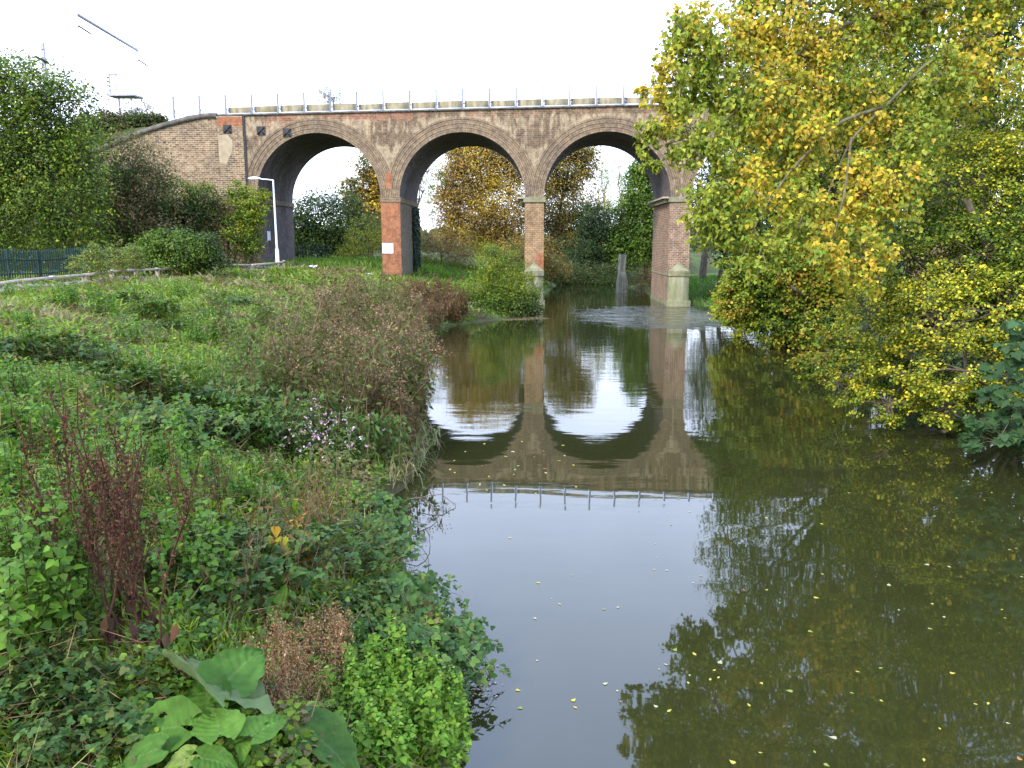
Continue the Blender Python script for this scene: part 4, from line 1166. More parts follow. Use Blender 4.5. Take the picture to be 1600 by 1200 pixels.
for l, cc in zip(sl, CC):
    c = np.array(l[:3]); mb.tube(np.array([(10.8, 15.5, 1.6), (c + np.array([10.8, 15.5, 1.9])) / 2, c]) - SO, [.02, .015, .008], 5)
    for q_ in cc: mb.tube(np.array([c, (c + q_) / 2 + np.array([0, 0, .05]), q_]) - SO, [.008, .006, .004], 4)
mb.build("limb", M['bark'], syc)

# --- the scrub round the foot of the middle pier
woody("willow_scrub", "light green willow scrub standing in front of the foot of the middle pier", "shrub",
      px_lobes([(775, 425, 26, 30), (800, 440, 36, 30), (750, 450, 34, 26), (825, 462, 22, 20), (770, 398, 12, 18), (815, 430, 14, 16), (730, 465, 28, 24), (785, 462, 44, 24), (765, 412, 26, 34), (790, 418, 26, 30), (715, 468, 24, 22), (835, 445, 16, 20)], 50, 1.0), (-2.9, 50.5),
      [([G_LT, (.13, .17, .05), G_MD], None), ([Y_GN, G_LT], None), ([G_MD, G_LT], None)], 15000, .12, NARROW, trunk=.07, width=1.6, sigma=.16, twigs=16, crown='foliage', stem_name='stems', bark='twig')
woody("bramble_mound", "dark green bramble mound at the water line below the light green willow scrub", "bush",
      px_lobes([(800, 478, 40, 16, 49.2), (745, 482, 34, 14, 48.4), (832, 482, 20, 16, 49.6), (770, 468, 34, 20, 49.4), (815, 468, 26, 20, 49.8)], None, .9), (-2.8, 48.9),
      [DARK, ([G_MD, G_LT], None)], 6500, .10, OVAL, trunk=.04, mat='gloss', crown='foliage', stem_name='stems')
# ivy on the shaded side of the red brick pier
iv = thing("ivy", (PIERS[1][1], 65.2, float(ground_z(PIERS[1][1], 65.2))), "dark ivy climbing the far shaded side of the red brick pier", "ivy")
n_ = 2600; P = np.stack([PIERS[1][1] + .05 + .12 * rng.random(n_) ** 2, 63.9 + 3.2 * rng.random(n_), 1.6 + 5.7 * rng.random(n_)], -1)
nr = unit(np.array([1, -.2, .2]) + rng.standard_normal((n_, 3)) * .4); tp = unit(np.array([.2, 0, -1]) + rng.standard_normal((n_, 3)) * .5)
Fol().add(OVAL, P - np.array(iv.location), nr, unit(tp - nr * (tp * nr).sum(1, keepdims=True)), .15 + .08 * rng.random(n_), pick([(.012, .035, .016), (.018, .045, .018)], n_)).build("foliage", M['gloss'], iv)

# --- far wood that closes the view behind everything
Pf, Of = [], []
n_ = 26000
xf = rng.uniform(-170, 190, n_); yf = rng.uniform(135, 190, n_)
hf = (4.2 + 4.0 * fbm(xf * .09, yf * .02, 3)) * np.sqrt(rng.random(n_))
P = np.stack([xf, yf, hf + .5], -1)
C = pick([G_MD, OLV, (.09, .11, .05), BRN], n_)
nr = unit(rng.standard_normal((n_, 3)) + np.array([0, -.4, .7])); tp = unit(rng.standard_normal((n_, 3)))
tag(Fol().add(OVAL, P, nr, unit(tp - nr * (tp * nr).sum(1, keepdims=True)), .9 + .5 * rng.random(n_), C).build("distant_woodland", M['leaf']), "hazy belt of distant woodland low behind the arches", kind='stuff')

# ------------------------------------------------------------------ ground cover on the left bank
def bank_points(n, y0=3.2, y1=58, power=1.0, xmax=-26):
    u = rng.random(n)
    Y = y0 * (y1 / y0) ** u if power == 1.0 else y0 + (y1 - y0) * u ** 1.4
    xl = np.maximum(-.70 * Y - 1.6, xmax)
    xr = left_edge(Y) - .12
    X = xl + (xr - xl) * rng.random(n)
    return X, Y


def on_path(X, Y):
    xc = left_edge(Y) - np.interp(Y, _CY, _CD) - 1.6
    return (np.abs(X - xc) < 1.15) & (Y > 16)


GR_B = (.175, .25, .02); GR_D = (.10, .15, .015); STRAW = (.22, .18, .08)
def grassy(X, Y):
    g = fbm(X * .42 + 3, Y * .30 + 8, 3)
    crest = np.clip((left_edge(Y) - X) / np.interp(Y, _CY, _CD), 0, 1)
    return g + .16 * crest + np.where(Y > 34, .10, 0)


# grass blades
n = 170000
X, Y = bank_points(n); k = (~on_path(X, Y)) & (grassy(X, Y) + .12 * rng.standard_normal(n) > .46)
X, Y = X[k], Y[k]; n = len(X)
P = np.stack([X, Y, ground_z(X, Y) - .02], -1)
lean = fbm(X * .9, Y * .9, 2)[:, None] * 2 * np.pi
tip = unit(np.stack([np.cos(lean[:, 0]), np.sin(lean[:, 0]), np.zeros(n)], -1) * .6 + rng.standard_normal((n, 3)) * .35 + np.array([.15, -.12, .8]))
nrm = unit(rng.standard_normal((n, 3)))
h = (.14 + .30 * rng.random(n)) * (.7 + .8 * fbm(X * 1.3, Y * 1.1, 2)) * (1 + Y / 60)
dry = fbm(X * .7 + 90, Y * .7, 2)
C = np.where((dry + .1 * rng.standard_normal(n) > .60)[:, None], pick([STRAW, (.16, .15, .05)], n), pick([GR_B, GR_D, (.15, .235, .025)], n))
tag(Fol().add(BLADE, P, nrm, tip, h, C, width=(.011 + .006 * rng.random(n)) * (1 + Y / 9), bend=.35 + .4 * rng.random(n)).build("grass", M['grass']), "long green and straw coloured grass covering the left bank", kind='stuff')

# low leafy weeds between the grass
n = 190000
X, Y = bank_points(n); g = grassy(X, Y); k = (~on_path(X, Y)) & (g + .12 * rng.standard_normal(n) < np.where(Y > 13, .44, .53)) & ((Y < 36) | (rng.random(n) < .5))
X, Y = X[k], Y[k]; n = len(X)
hn = fbm(X * 1.1 + 60, Y * .9 + 7, 3)
hh = np.clip((hn - .30) * 1.1, .04, .5) * rng.random(n) ** .6
P = np.stack([X, Y, ground_z(X, Y) + hh], -1)
nrm = unit(rng.standard_normal((n, 3)) * .5 + np.array([.1, -.25, .9])); tip = unit(rng.standard_normal((n, 3)) * np.array([1, 1, .35]) + np.array([0, 0, -.25]))
tip = unit(tip - nrm * (tip * nrm).sum(1, keepdims=True))
sp = fbm(X * .8 + 20, Y * .7 + 44, 3) + .08 * rng.standard_normal(n)
C = np.select([(sp < .38)[:, None], (sp < .52)[:, None], (sp < .64)[:, None]], [pick([(.035, .075, .016), (.05, .095, .022)], n), pick([(.075, .145, .016), (.095, .18, .02)], n), pick([(.14, .22, .02), (.18, .23, .03)], n)], pick([(.13, .14, .04), (.17, .12, .06), (.07, .12, .03)], n))
sz = (.024 + .036 * rng.random(n)) * (1 + Y / 17); nr_ = Y < 10.5
tag(Fol().add(OVATE, P[nr_], nrm[nr_], tip[nr_], sz[nr_] * 1.1, C[nr_]).add(LEAF, P[~nr_], nrm[~nr_], tip[~nr_], sz[~nr_], C[~nr_]).build("ground_weeds", M['leaf']), "low leafy weeds and nettles carpeting the left bank", kind='stuff')

# dead litter and stems lying between the plants
n = 9000
X, Y = bank_points(n); P = np.stack([X, Y, ground_z(X, Y) + .03 + .2 * rng.random(n)], -1)
tip = unit(rng.standard_normal((n, 3)) * np.array([1, 1, .45])); nrm = unit(rng.standard_normal((n, 3)))
tag(Fol().add(BLADE, P, nrm, tip, (.12 + .3 * rng.random(n)) * (1 + Y / 40), pick([STRAW, BRN, TAN, (.10, .05, .035)], n), width=.0045 * (1 + Y / 7)).build("dry_stems", M['dead']), "dead straw coloured stems lying through the weeds of the left bank", kind='stuff')

# lawn on the right bank beyond the last pier
n = 9000
X = rng.uniform(11.5, 26, n); Y = rng.uniform(57, 84, n); k = X > right_edge(Y) + .2; X, Y = X[k], Y[k]; n = len(X)
P = np.stack([X, Y, ground_z(X, Y)], -1); tip = unit(rng.standard_normal((n, 3)) * .5 + np.array([0, 0, 1.0]))
tag(Fol().add(BLADE, P, unit(rng.standard_normal((n, 3))), tip, .2 + .15 * rng.random(n), pick([(.09, .20, .02), (.07, .16, .02)], n), width=.09).build("lawn_grass", M['grass']), "bright green lawn under the trees right of the last pier", kind='stuff')
n = 16000
X = rng.uniform(-26, 2, n); Y = rng.uniform(56, 80, n); k = (X < left_edge(Y) - .3); X, Y = X[k], Y[k]; n = len(X)
P = np.stack([X, Y, ground_z(X, Y)], -1); tip = unit(rng.standard_normal((n, 3)) * .5 + np.array([0, 0, 1.0]))
tag(Fol().add(BLADE, P, unit(rng.standard_normal((n, 3))), tip, .3 + .25 * rng.random(n), pick([GR_B, (.07, .14, .025), (.09, .18, .03)], n), width=.09).build("rough_grass", M['grass']), "rough green grass sloping under the arches", kind='stuff')


# ------------------------------------------------------------------ plants: prototypes in metres round their own foot
class Proto:
    """a plant as named meshes, copied for every individual"""
    def __init__(s, name, cat, parts): s.name, s.cat, s.parts = name, cat, parts


def keep(o):
    me = o.data; bpy.data.objects.remove(o); return me


def stem_curve(h, lean, n=6, sway=.05):
    a = rng.random() * 2 * np.pi; d = np.array([math.cos(a), math.sin(a), 0])
    t = np.linspace(0, 1, n)[:, None]
    p = d * lean * t ** 1.6 + np.array([0, 0, h]) * t + np.cumsum(rng.standard_normal((n, 3)) * sway * h / n, 0) * np.array([1, 1, 0]) * (t > 0)
    return p


def rot_about(n):
    a = rng.random(n) * 2 * np.pi
    return np.stack([np.cos(a), np.sin(a), np.zeros(n)], -1)


def flatleaves(fo, tmpl, P, size, cols, up=.8, droop=.3, width=1.0, out=None):
    n = len(P); o = rot_about(n) if out is None else out
    nrm = unit(rng.standard_normal((n, 3)) * .4 + np.array([0, -.15, up])); tip = unit(o + rng.standard_normal((n, 3)) * .3 - np.array([0, 0, droop]))
    tip = unit(tip - nrm * (tip * nrm).sum(1, keepdims=True))
    fo.add(tmpl, P, nrm, tip, size, cols, width=np.asarray(size) * width)


def agrimony(ns, h, heads=True, pal=None, leaves=44, lw=1.8):
    pal = pal or [OLV, (.085, .055, .03), (.085, .11, .028), (.13, .125, .035), (.06, .09, .02)]
    st, fo, hd = Fol(), Fol(), Fol()
    for _ in range(ns):
        b = rng.standard_normal(3) * .22; b[2] = 0
        p = stem_curve(h * (.5 + .6 * rng.random() ** .8), .4 * rng.random() * h, 7, .09) + b
        st.tube(p, np.linspace(.011, .004, len(p)), pick([(.12, .075, .045), (.17, .11, .065)], 1)[0], 4)
        m = leaves; tt = rng.uniform(.15, .95, m); Q = np.stack([np.interp(tt, np.linspace(0, 1, len(p)), p[:, j]) for j in range(3)], -1)
        o = rot_about(m); Q2 = Q + o * rng.uniform(.02, .12, (m, 1)) + np.array([0, 0, .02])
        flatleaves(fo, NARROW, Q2, rng.uniform(.08, .17, m), pick(pal, m), up=.4, droop=.8, width=lw, out=o)
        if heads:
            top = p[-1]; m = 34
            d = rng.standard_normal((m, 3)) * np.array([.11, .11, .05]); d[:, 2] -= (d[:, 0] ** 2 + d[:, 1] ** 2) * 2.2
            Q = top + d; nr = unit(rng.standard_normal((m, 3)))
            hd.add(LEAF, Q, nr, unit(np.cross(nr, rng.standard_normal((m, 3)))), rng.uniform(.025, .05, m), pick([(.19, .125, .065), (.25, .175, .10), (.12, .07, .038)], m))
            for q_ in Q[::6]: st.tube(np.array([top - np.array([0, 0, .12]), q_]), [.003, .002], (.15, .10, .06), 3)
    parts = [("stems", keep(st.build("stems", M['dead']))), ("foliage", keep(fo.build("foliage", M['leaf'])))]
    if heads: parts.append(("flower_heads", keep(hd.build("flower_heads", M['dead']))))
    return parts


def dock(ns, h):
    st, sd_ = Fol(), Fol()
    RU = [(.06, .024, .015), (.085, .036, .02), (.04, .02, .014), (.11, .055, .03)]
    for _ in range(ns):
        b = rng.standard_normal(3) * .10; b[2] = 0
        p = stem_curve(h * (.7 + .4 * rng.random()), .34 * h * rng.random(), 8, .12) + b
        st.tube(p, np.linspace(.010, .003, len(p)), (.075, .035, .022), 5)
        branches = [p[int(len(p) * .35):]]
        for k in range(5):
            t = .35 + .1 * k + .04 * rng.random(); q0 = np.array([np.interp(t, np.linspace(0, 1, len(p)), p[:, j]) for j in range(3)])
            a = rng.random() * 6.28; L = h * (.34 - .04 * k)
            q = np.array([q0, q0 + np.array([math.cos(a) * .22 * L, math.sin(a) * .22 * L, .5 * L]), q0 + np.array([math.cos(a) * .36 * L, math.sin(a) * .36 * L, L])])
            st.tube(q, [.005, .004, .002], (.08, .038, .024), 4); branches.append(q)
        for br in branches:
            m = 46; tt = np.clip(rng.uniform(.1, 1.0, m), 0, 1); tt = (np.floor(tt * 9) + rng.random(m) * .6) / 9.6
            Q = np.stack([np.interp(tt, np.linspace(0, 1, len(br)), br[:, j]) for j in range(3)], -1) + rng.standard_normal((m, 3)) * .016
            nr = unit(rng.standard_normal((m, 3))); sd_.add(LEAF, Q, nr, unit(np.cross(nr, rng.standard_normal((m, 3))) - np.array([0, 0, .4])), rng.uniform(.015, .034, m), pick(RU, m), width=rng.uniform(.018, .034, m))
        m = 9; Q = p[1] * np.ones((m, 1)) * rng.uniform(.2, 1.6, (m, 1)); o = rot_about(m)
        nr = unit(np.cross(o, np.array([0, 0, 1.0])) + rng.standard_normal((m, 3)) * .5)
        sd_.add(NARROW, Q, nr, unit(o * .3 + np.array([0, 0, -1.0])), rng.uniform(.10, .22, m), pick([(.10, .045, .03), (.07, .035, .022)], m), width=.28)
    return [("stalks", keep(st.build("stalks", M['dead']))), ("seed_heads", keep(sd_.build("seed_heads", M['dead'])))]


BR_P = [(.042, .088, .02), (.058, .112, .026), (.032, .068, .015), (.08, .13, .022), (.10, .12, .025)]
def bramble(nc, r, h, leaf=.065, singles=0, pal=None):
    """arching canes with three-fold leaves; returns parts and the leaf frames kept for single leaves"""
    st, fo = Fol(), Fol(); frames = []
    for _ in range(nc):
        a = rng.random() * 6.28; L = r * (.5 + .7 * rng.random()); H = h * (.6 + .6 * rng.random())
        t = np.linspace(0, 1, 8)[:, None]; b = np.append(rng.standard_normal(2) * r * .35, 0)
        p = b + np.array([math.cos(a), math.sin(a), 0]) * L * t + np.array([0, 0, 1.0]) * (H * 4 * t * (1.02 - t) * .55 + .12 * h) + rng.standard_normal((8, 3)) * .02
        st.tube(p, np.linspace(.006, .0025, 8), pick([(.10, .035, .03), (.06, .08, .03)], 1)[0], 4)
        m = 15; tt = rng.uniform(.1, 1, m); Q = np.stack([np.interp(tt, np.linspace(0, 1, 8), p[:, j]) for j in range(3)], -1)
        o = rot_about(m); Q = Q + o * rng.uniform(.03, .11, (m, 1)) + np.array([0, 0, .04])
        nr = unit(rng.standard_normal((m, 3)) * .35 + np.array([.05, -.35, .9])); y = unit(o - nr * (o * nr).sum(1, keepdims=True)); x = np.cross(y, nr)
        c = pick(pal or BR_P, m, .14)
        for k, (ang, s) in enumerate(((0, 1.0), (1.25, .82), (-1.25, .82))):
            tp = y * math.cos(ang) + x * math.sin(ang)
            sz = leaf * s * rng.uniform(.8, 1.3, m)
            fo.add(OVAL, Q, unit(nr + rng.standard_normal((m, 3)) * .12), tp, sz, c)
            frames += list(zip(Q, nr, tp, sz, c))
    return [("canes", keep(st.build("canes", M['dead']))), ("foliage", keep(fo.build("foliage", M['gloss'])))]


def nettle(ns, h, pal, leaf=.066, width=1.5, spread=.2):
    st, fo = Fol(), Fol()
    for _ in range(ns):
        b = np.append(rng.standard_normal(2) * spread, 0); p = stem_curve(h * (.6 + .6 * rng.random()), .25 * h * rng.random()) + b
        st.tube(p, np.linspace(.005, .002, len(p)), (.06, .09, .03), 4)
        lv = np.repeat(np.linspace(.25, 1.0, 8), 4); m = len(lv); Q = np.stack([np.interp(lv, np.linspace(0, 1, len(p)), p[:, j]) for j in range(3)], -1)
        a = np.tile(np.arange(4) * np.pi / 2, 8) + np.repeat(np.arange(8) * .8, 4); o = np.stack([np.cos(a), np.sin(a), 0 * a], -1)
        flatleaves(fo, OVATE, Q + o * .015, leaf * rng.uniform(.6, 1.25, m) * (1.15 - .45 * lv), pick(pal, m, .15), up=.8, droop=.45, width=width * .8, out=o)
    return [("stems", keep(st.build("stems", M['leaf']))), ("foliage", keep(fo.build("foliage", M['leaf'])))]


def sedge(nb, h, pal):
    o = rot_about(nb); P = np.append(rng.standard_normal((nb, 2)) * .12, np.zeros((nb, 1)), 1); fo = Fol()
    seg = T([(-.5, 0, 0), (.5, 0, 0), (-.5, .33, 0), (.5, .33, 0), (-.4, .66, 0), (.4, .66, 0), (0, 1, 0)], [(0, 1, 3), (0, 3, 2), (2, 3, 5), (2, 5, 4), (4, 5, 6)])
    tip = unit(o * rng.uniform(.2, .9, (nb, 1)) + np.array([0, 0, 1.0]))
    fo.add(seg, P, unit(np.cross(tip, np.cross(o, np.array([0, 0, 1.0])))), tip, h * rng.uniform(.6, 1.2, nb), pick(pal, nb), width=.014 + .008 * rng.random(nb), bend=rng.uniform(.3, 1.1, nb))
    return [("blades", keep(fo.build("blades", M['grass'])))]


def fluffy(ns, h):
    st, hd = Fol(), Fol()
    for _ in range(ns):
        p = stem_curve(h * (.6 + .5 * rng.random()), .5 * h * rng.random()) + np.append(rng.standard_normal(2) * .10, 0)
        st.tube(p, np.linspace(.005, .002, len(p)), (.15, .085, .045), 4)
        m = 120; tt = rng.uniform(.35, 1, m); Q = np.stack([np.interp(tt, np.linspace(0, 1, len(p)), p[:, j]) for j in range(3)], -1) + rng.standard_normal((m, 3)) * .045
        nr = unit(rng.standard_normal((m, 3))); hd.add(NARROW, Q, nr, unit(np.cross(nr, rng.standard_normal((m, 3))) - np.array([0, 0, .7])), rng.uniform(.012, .03, m), pick([(.25, .145, .075), (.33, .22, .13), (.16, .085, .045), (.28, .13, .05)], m), width=rng.uniform(.025, .055, m))
    return [("stems", keep(st.build("stems", M['dead']))), ("seed_heads", keep(hd.build("seed_heads", M['dead'])))]


def balsam(ns, h):
    pr = nettle(ns, h, [(.07, .13, .03), (.11, .13, .04)], .09, 1.1, .25); fl = Fol()
    for _ in range(ns * 4):
        c = np.append(rng.standard_normal(2) * .25, h * rng.uniform(.55, 1.05)); m = 4; nr = unit(rng.standard_normal((m, 3)) + np.array([0, -.6, .3]))
        fl.add(OVAL, c + rng.standard_normal((m, 3)) * .014, nr, unit(np.cross(nr, rng.standard_normal((m, 3)))), rng.uniform(.025, .04, m), pick([(.55, .33, .45), (.62, .45, .55), (.45, .22, .36)], m))
    return pr + [("flowers", keep(fl.build("flowers", M['leaf'])))]


def place(name, cat, parts, loc, label, group=None, s=1.0, rz=None, sz=None):
    t = thing(name, tuple(loc), label, cat, group, rng.random() * 6.28 if rz is None else rz)
    t.scale = (s, s, s * (sz or 1))
    for nm, me in parts:
        o = link(nm, me, t)
        if nm != 'foliage': o['kind'] = 'stuff'       # many hair-thin pieces, too small to pick apart
    return t


def by_place(zones, px, py):
    """first zone whose box holds the plant"""
    for x0, y0, x1, y1, text in zones:
        if x0 <= px <= x1 and y0 <= py <= y1: return text
    return zones[-1][4]


def scatter_plants(name, cat, protos, pts, label, group, s=1.0, js=.2):
    for i, (px, py) in enumerate(pts):
        g = on_ground(px, py)
        if g[0] > left_edge(g[1]) - .1: g[0] = left_edge(g[1]) - .15; g[2] = float(ground_z(g[0], g[1]))
        place(name, cat, protos[i % len(protos)], g - np.array([0, 0, .03]), label if isinstance(label, str) else by_place(label, px, py), group, s * (1 + js * (rng.random() * 2 - 1)))


agr = [agrimony(15, 1.95) for _ in range(4)]
scatter_plants("hemp_agrimony", "plant", agr, [(440, 600), (470, 585), (500, 575), (530, 560), (560, 550), (590, 545), (612, 560), (640, 580), (655, 610), (600, 605), (560, 605), (520, 620), (480, 640), (440, 640), (560, 650), (610, 640), (640, 640), (580, 690), (545, 690), (520, 535), (550, 520), (575, 505), (605, 505), (632, 520), (655, 545), (410, 610), (500, 655), (620, 675), (655, 660), (540, 590), (590, 580), (630, 610), (560, 485), (535, 495)],
               [(0, 0, 1600, 512, "brown hemp agrimony at the end of the stand nearest the red brick pier"),
                (600, 513, 1600, 620, "brown hemp agrimony with faded heads, along the water side of the tall stand"), (0, 513, 470, 660, "brown hemp agrimony with faded heads, on the grassy landward side of the stand"),
                (471, 513, 600, 612, "brown hemp agrimony with fluffy heads in the middle of the tall stand"), (0, 0, 1600, 1200, "brown hemp agrimony at the near end of the stand, above the pink balsam")], "hemp agrimony stand on the left bank", 1.0, .4)
rus = [agrimony(14, 1.5, True, [(.15, .085, .04), (.10, .058, .03), (.12, .11, .035)], 34, 1.5) for _ in range(2)]
scatter_plants("dead_willowherb", "plant", rus, [(655, 590), (668, 620), (660, 655), (640, 700), (625, 660), (665, 560), (672, 540), (600, 700), (650, 630), (560, 640), (520, 600), (615, 600)],
               "russet brown dead willowherb scattered through the agrimony along the water", "russet dead willowherb in the agrimony stand", 1.0, .35)
grn = [agrimony(9, 1.0, False, [(.06, .12, .03), (.09, .14, .035), OLV]) for _ in range(3)]
scatter_plants("willowherb", "plant", grn, [(450, 690), (420, 650), (510, 700), (380, 620), (470, 720), (600, 720), (390, 560), (360, 530), (420, 520), (345, 500), (640, 560), (560, 720)],
               "leafy green willowherb growing at the foot of the brown agrimony stand", "willowherb round the agrimony stand")
bsc = [agrimony(20, 1.3, False, [(.14, .07, .035), (.10, .05, .026), (.17, .09, .045), OLV]) for _ in range(2)]
scatter_plants("brown_dock_clump", "plant", bsc, [(655, 478), (678, 492), (696, 502), (710, 508), (668, 505), (645, 490), (690, 480), (650, 515), (675, 518), (716, 500), (700, 490), (660, 490)],
               "rusty brown clump of dead dock at the water edge beside the willow scrub", "dead dock clumps at the water edge", 1.2)
dk = [dock(2, 1.55), dock(1, 1.7), dock(2, 1.3), dock(1, 1.45)]
scatter_plants("dead_dock", "plant", dk, [(165, 1010), (198, 1015), (150, 960), (220, 985), (205, 1040), (243, 1020), (128, 930), (185, 975), (230, 945), (150, 1000), (215, 1010)],
               "dark rust dead dock stalk thick with seed, in the clump at the lower left", "dead dock stalks in the foreground", 1.15, .2)
scatter_plants("dead_dock", "plant", dk, [(330, 840), (292, 860), (345, 830)], "dead dock stalk in the sparse group behind the burdock leaves", "sparse dock stalks behind the burdock", .8)
scatter_plants("dead_willowherb", "plant", [agrimony(7, 1.2, False, [(.14, .075, .035), (.18, .10, .04), OLV], 14, .9) for _ in range(2)], [(475, 870), (505, 850), (520, 820), (490, 810), (455, 840), (420, 930), (385, 960)],
               "thin bare reddish stems of dead willowherb standing over the brambles", "dead willowherb stems in the foreground", .85)
bra = [bramble(28, .8, .55, .075) for _ in range(4)]
scatter_plants("bramble", "bramble", bra, [(170, 600), (215, 620), (260, 640), (310, 650), (350, 665), (250, 680), (320, 695), (385, 690), (120, 575), (60, 560), (20, 570), (200, 480), (235, 500), (270, 520), (380, 480)],
               [(0, 0, 1600, 530, "low dark bramble on the upper slope below the timber rail"), (0, 0, 180, 1200, "dark bramble at the left end of the patch halfway up the bank"), (181, 0, 1600, 660, "dark bramble in the middle of the patch halfway up the bank"), (0, 0, 1600, 1200, "dark bramble at the lower end of the patch, next to the balsam")], "brambles halfway up the bank", 1.0)
scatter_plants("bramble", "bramble", bra, [(340, 880), (385, 900), (430, 910), (300, 905), (455, 880), (360, 930)], "bramble in the tangle between the dock stalks and the yellow leaves", "brambles in the middle foreground", .75)
scatter_plants("bramble", "bramble", bra, [(50, 1140), (25, 1070), (110, 1075), (150, 1160), (90, 1190)], "bramble with broad grey green leaves at the bottom left corner", "brambles in the bottom left", .6)
scatter_plants("bramble", "bramble", bra, [(560, 850), (545, 900), (510, 860), (590, 1010), (630, 850), (540, 960)], "bramble behind the curtain of leaves over the water edge", "brambles along the water edge", .75)
NP = [(.085, .165, .018), (.11, .20, .022), (.065, .13, .018)]; BP = [(.12, .22, .022), (.16, .26, .028), (.095, .18, .02)]
net = [nettle(16, .6, NP) for _ in range(3)]; her = [nettle(22, .5, BP, .085, 1.6, .2) for _ in range(3)]
scatter_plants("nettle", "plant", net, [(80, 930), (115, 985), (60, 1005), (100, 850), (40, 905), (30, 800), (270, 870), (320, 940), (140, 850), (20, 620), (60, 700), (45, 520), (200, 540), (300, 540), (250, 500), (420, 760), (380, 800), (330, 770), (300, 600), (100, 480), (160, 500), (60, 560), (150, 560), (210, 470), (280, 470), (350, 470), (340, 540), (390, 580), (20, 470), (140, 470), (230, 590), (400, 700), (430, 640), (180, 780), (240, 760), (280, 720), (90, 620), (330, 610)],
               [(0, 430, 1600, 505, "green nettle on the far slope just below the timber rail"), (0, 506, 1600, 645, "green nettle around the dark bramble patch halfway up the bank"),
                (370, 646, 1600, 820, "green nettle between the balsam and the dead willowherb"), (0, 646, 150, 760, "green nettle by the bright grass tussocks on the slope"),
                (160, 700, 369, 960, "green nettle among the sparse dock stalks behind the burdock"), (0, 0, 1600, 1200, "green nettle in the lush patch left of the dead dock clump")], "nettles on the left bank", 1.15, .35)
scatter_plants("green_herb", "plant", her, [(600, 1105), (650, 1125), (700, 1130), (560, 1145), (730, 1175), (620, 1175), (680, 1190), (530, 1110), (590, 1070), (650, 1080), (570, 1190), (640, 1150)],
               [(660, 0, 1600, 1200, "bright green leafy herb leaning over the water at the bottom edge"), (0, 0, 659, 1121, "bright green leafy herb behind the brown fluffy plants, under the edge brambles"), (0, 0, 1600, 1200, "bright green leafy herb right of the long dark burdock leaf")], "bright green herbs at the bottom water edge", .8)
scatter_plants("himalayan_balsam", "plant", [balsam(7, .9), balsam(6, .8)], [(500, 720), (520, 690), (470, 730), (545, 730), (505, 770)], "balsam with pale pink flowers below the brown agrimony", "pink balsam below the agrimony")
sed = [sedge(70, .75, [(.13, .16, .04), (.09, .12, .03), (.24, .19, .09), (.16, .12, .06)]) for _ in range(3)]
scatter_plants("sedge", "sedge", sed, [(650, 700), (665, 720), (680, 705), (655, 740), (640, 755), (672, 690), (645, 725), (630, 770), (665, 750)], "sedge tuft with arching green and straw blades at the water edge", "sedge tufts at the water edge", 1.3)
reed = [sedge(90, 1.15, [(.10, .17, .035), (.14, .20, .05), (.08, .13, .03)]) for _ in range(2)]
for i in range(13):
    y = 49.5 + i * .85; x = float(right_edge(y)) + .1 - .9 * (i % 2) * .5
    place("reed_tuft", "reeds", reed[i % 2], (x, y, -.05), "green reed tuft at the foot of the right bank beside the last pier", "reeds beside the last pier", 1.0 + .3 * rng.random())
for i in range(16):
    y = 45.0 + i * .35; x = float(left_edge(y)) - .1
def broad(nl, size, pal):
    fo = Fol(); o = rot_about(nl); P = o * rng.uniform(.03, .12, (nl, 1)) + np.array([0, 0, .08]); P[:, 2] += .22 * rng.random(nl)
    nr = unit(rng.standard_normal((nl, 3)) * .25 + np.array([0, -.2, .9]) - o * .3); tip = unit(o + np.array([0, 0, .25]) + rng.standard_normal((nl, 3)) * .2); tip = unit(tip - nr * (tip * nr).sum(1, keepdims=True))
    L = size * rng.uniform(.7, 1.25, nl); fo.add(OVAL, P, nr, tip, L, pick(pal, nl), width=L * .75, bend=rng.uniform(.2, .6, nl))
    return [("foliage", keep(fo.build("foliage", M['leaf'])))]


brd = [broad(9, .24, [(.09, .18, .02), (.12, .21, .03), (.07, .15, .02)]) for _ in range(3)]
scatter_plants("broad_leaved_dock", "plant", brd, [(150, 725), (190, 735), (100, 850), (430, 965), (60, 900), (300, 760), (240, 830), (360, 700), (410, 800), (540, 800)],
               [(0, 0, 230, 760, "broad leaved green dock rosette below the bright grass tussocks"), (0, 761, 230, 1200, "broad leaved green dock rosette left of the dead dock clump"), (0, 0, 1600, 1200, "broad leaved green dock rosette between the brambles and the yellow leaves")], "broad leaved docks on the bank")
flf = [fluffy(16, .55) for _ in range(2)]
scatter_plants("brown_seeded_plant", "plant", flf, [(430, 1150), (470, 1125), (505, 1085), (455, 1095), (415, 1130), (440, 1060), (520, 1040)], "brown fluffy seeded plant in the clump right of the burdock", "brown fluffy plants beside the burdock", 1.0, .35)
dg = [sedge(110, .42, [(.27, .215, .09), (.20, .16, .06), (.14, .17, .035)]) for _ in range(2)]
scatter_plants("dry_grass_tussock", "grass", dg, [(60, 800), (100, 815), (30, 840), (140, 800), (10, 800), (85, 770), (190, 560), (330, 590), (225, 545), (420, 720), (360, 500), (250, 455)],
               [(0, 760, 1600, 1200, "straw coloured dry grass tussock left of the dead dock tops"), (0, 0, 1600, 1200, "straw coloured dry grass tussock among the weeds of the upper slope")], "dry grass tussocks on the bank", 1.1)
gt = [sedge(120, .5, [GR_B, (.09, .19, .03), (.12, .20, .04)]) for _ in range(3)]
scatter_plants("grass_tussock", "grass", gt, [(80, 660), (120, 690), (160, 690), (60, 710), (140, 720), (190, 730), (100, 740), (40, 680), (250, 570), (330, 560), (60, 780), (20, 740)], "bright green grass tussock on the slope above the dark brambles", "grass tussocks on the slope", 1.1)

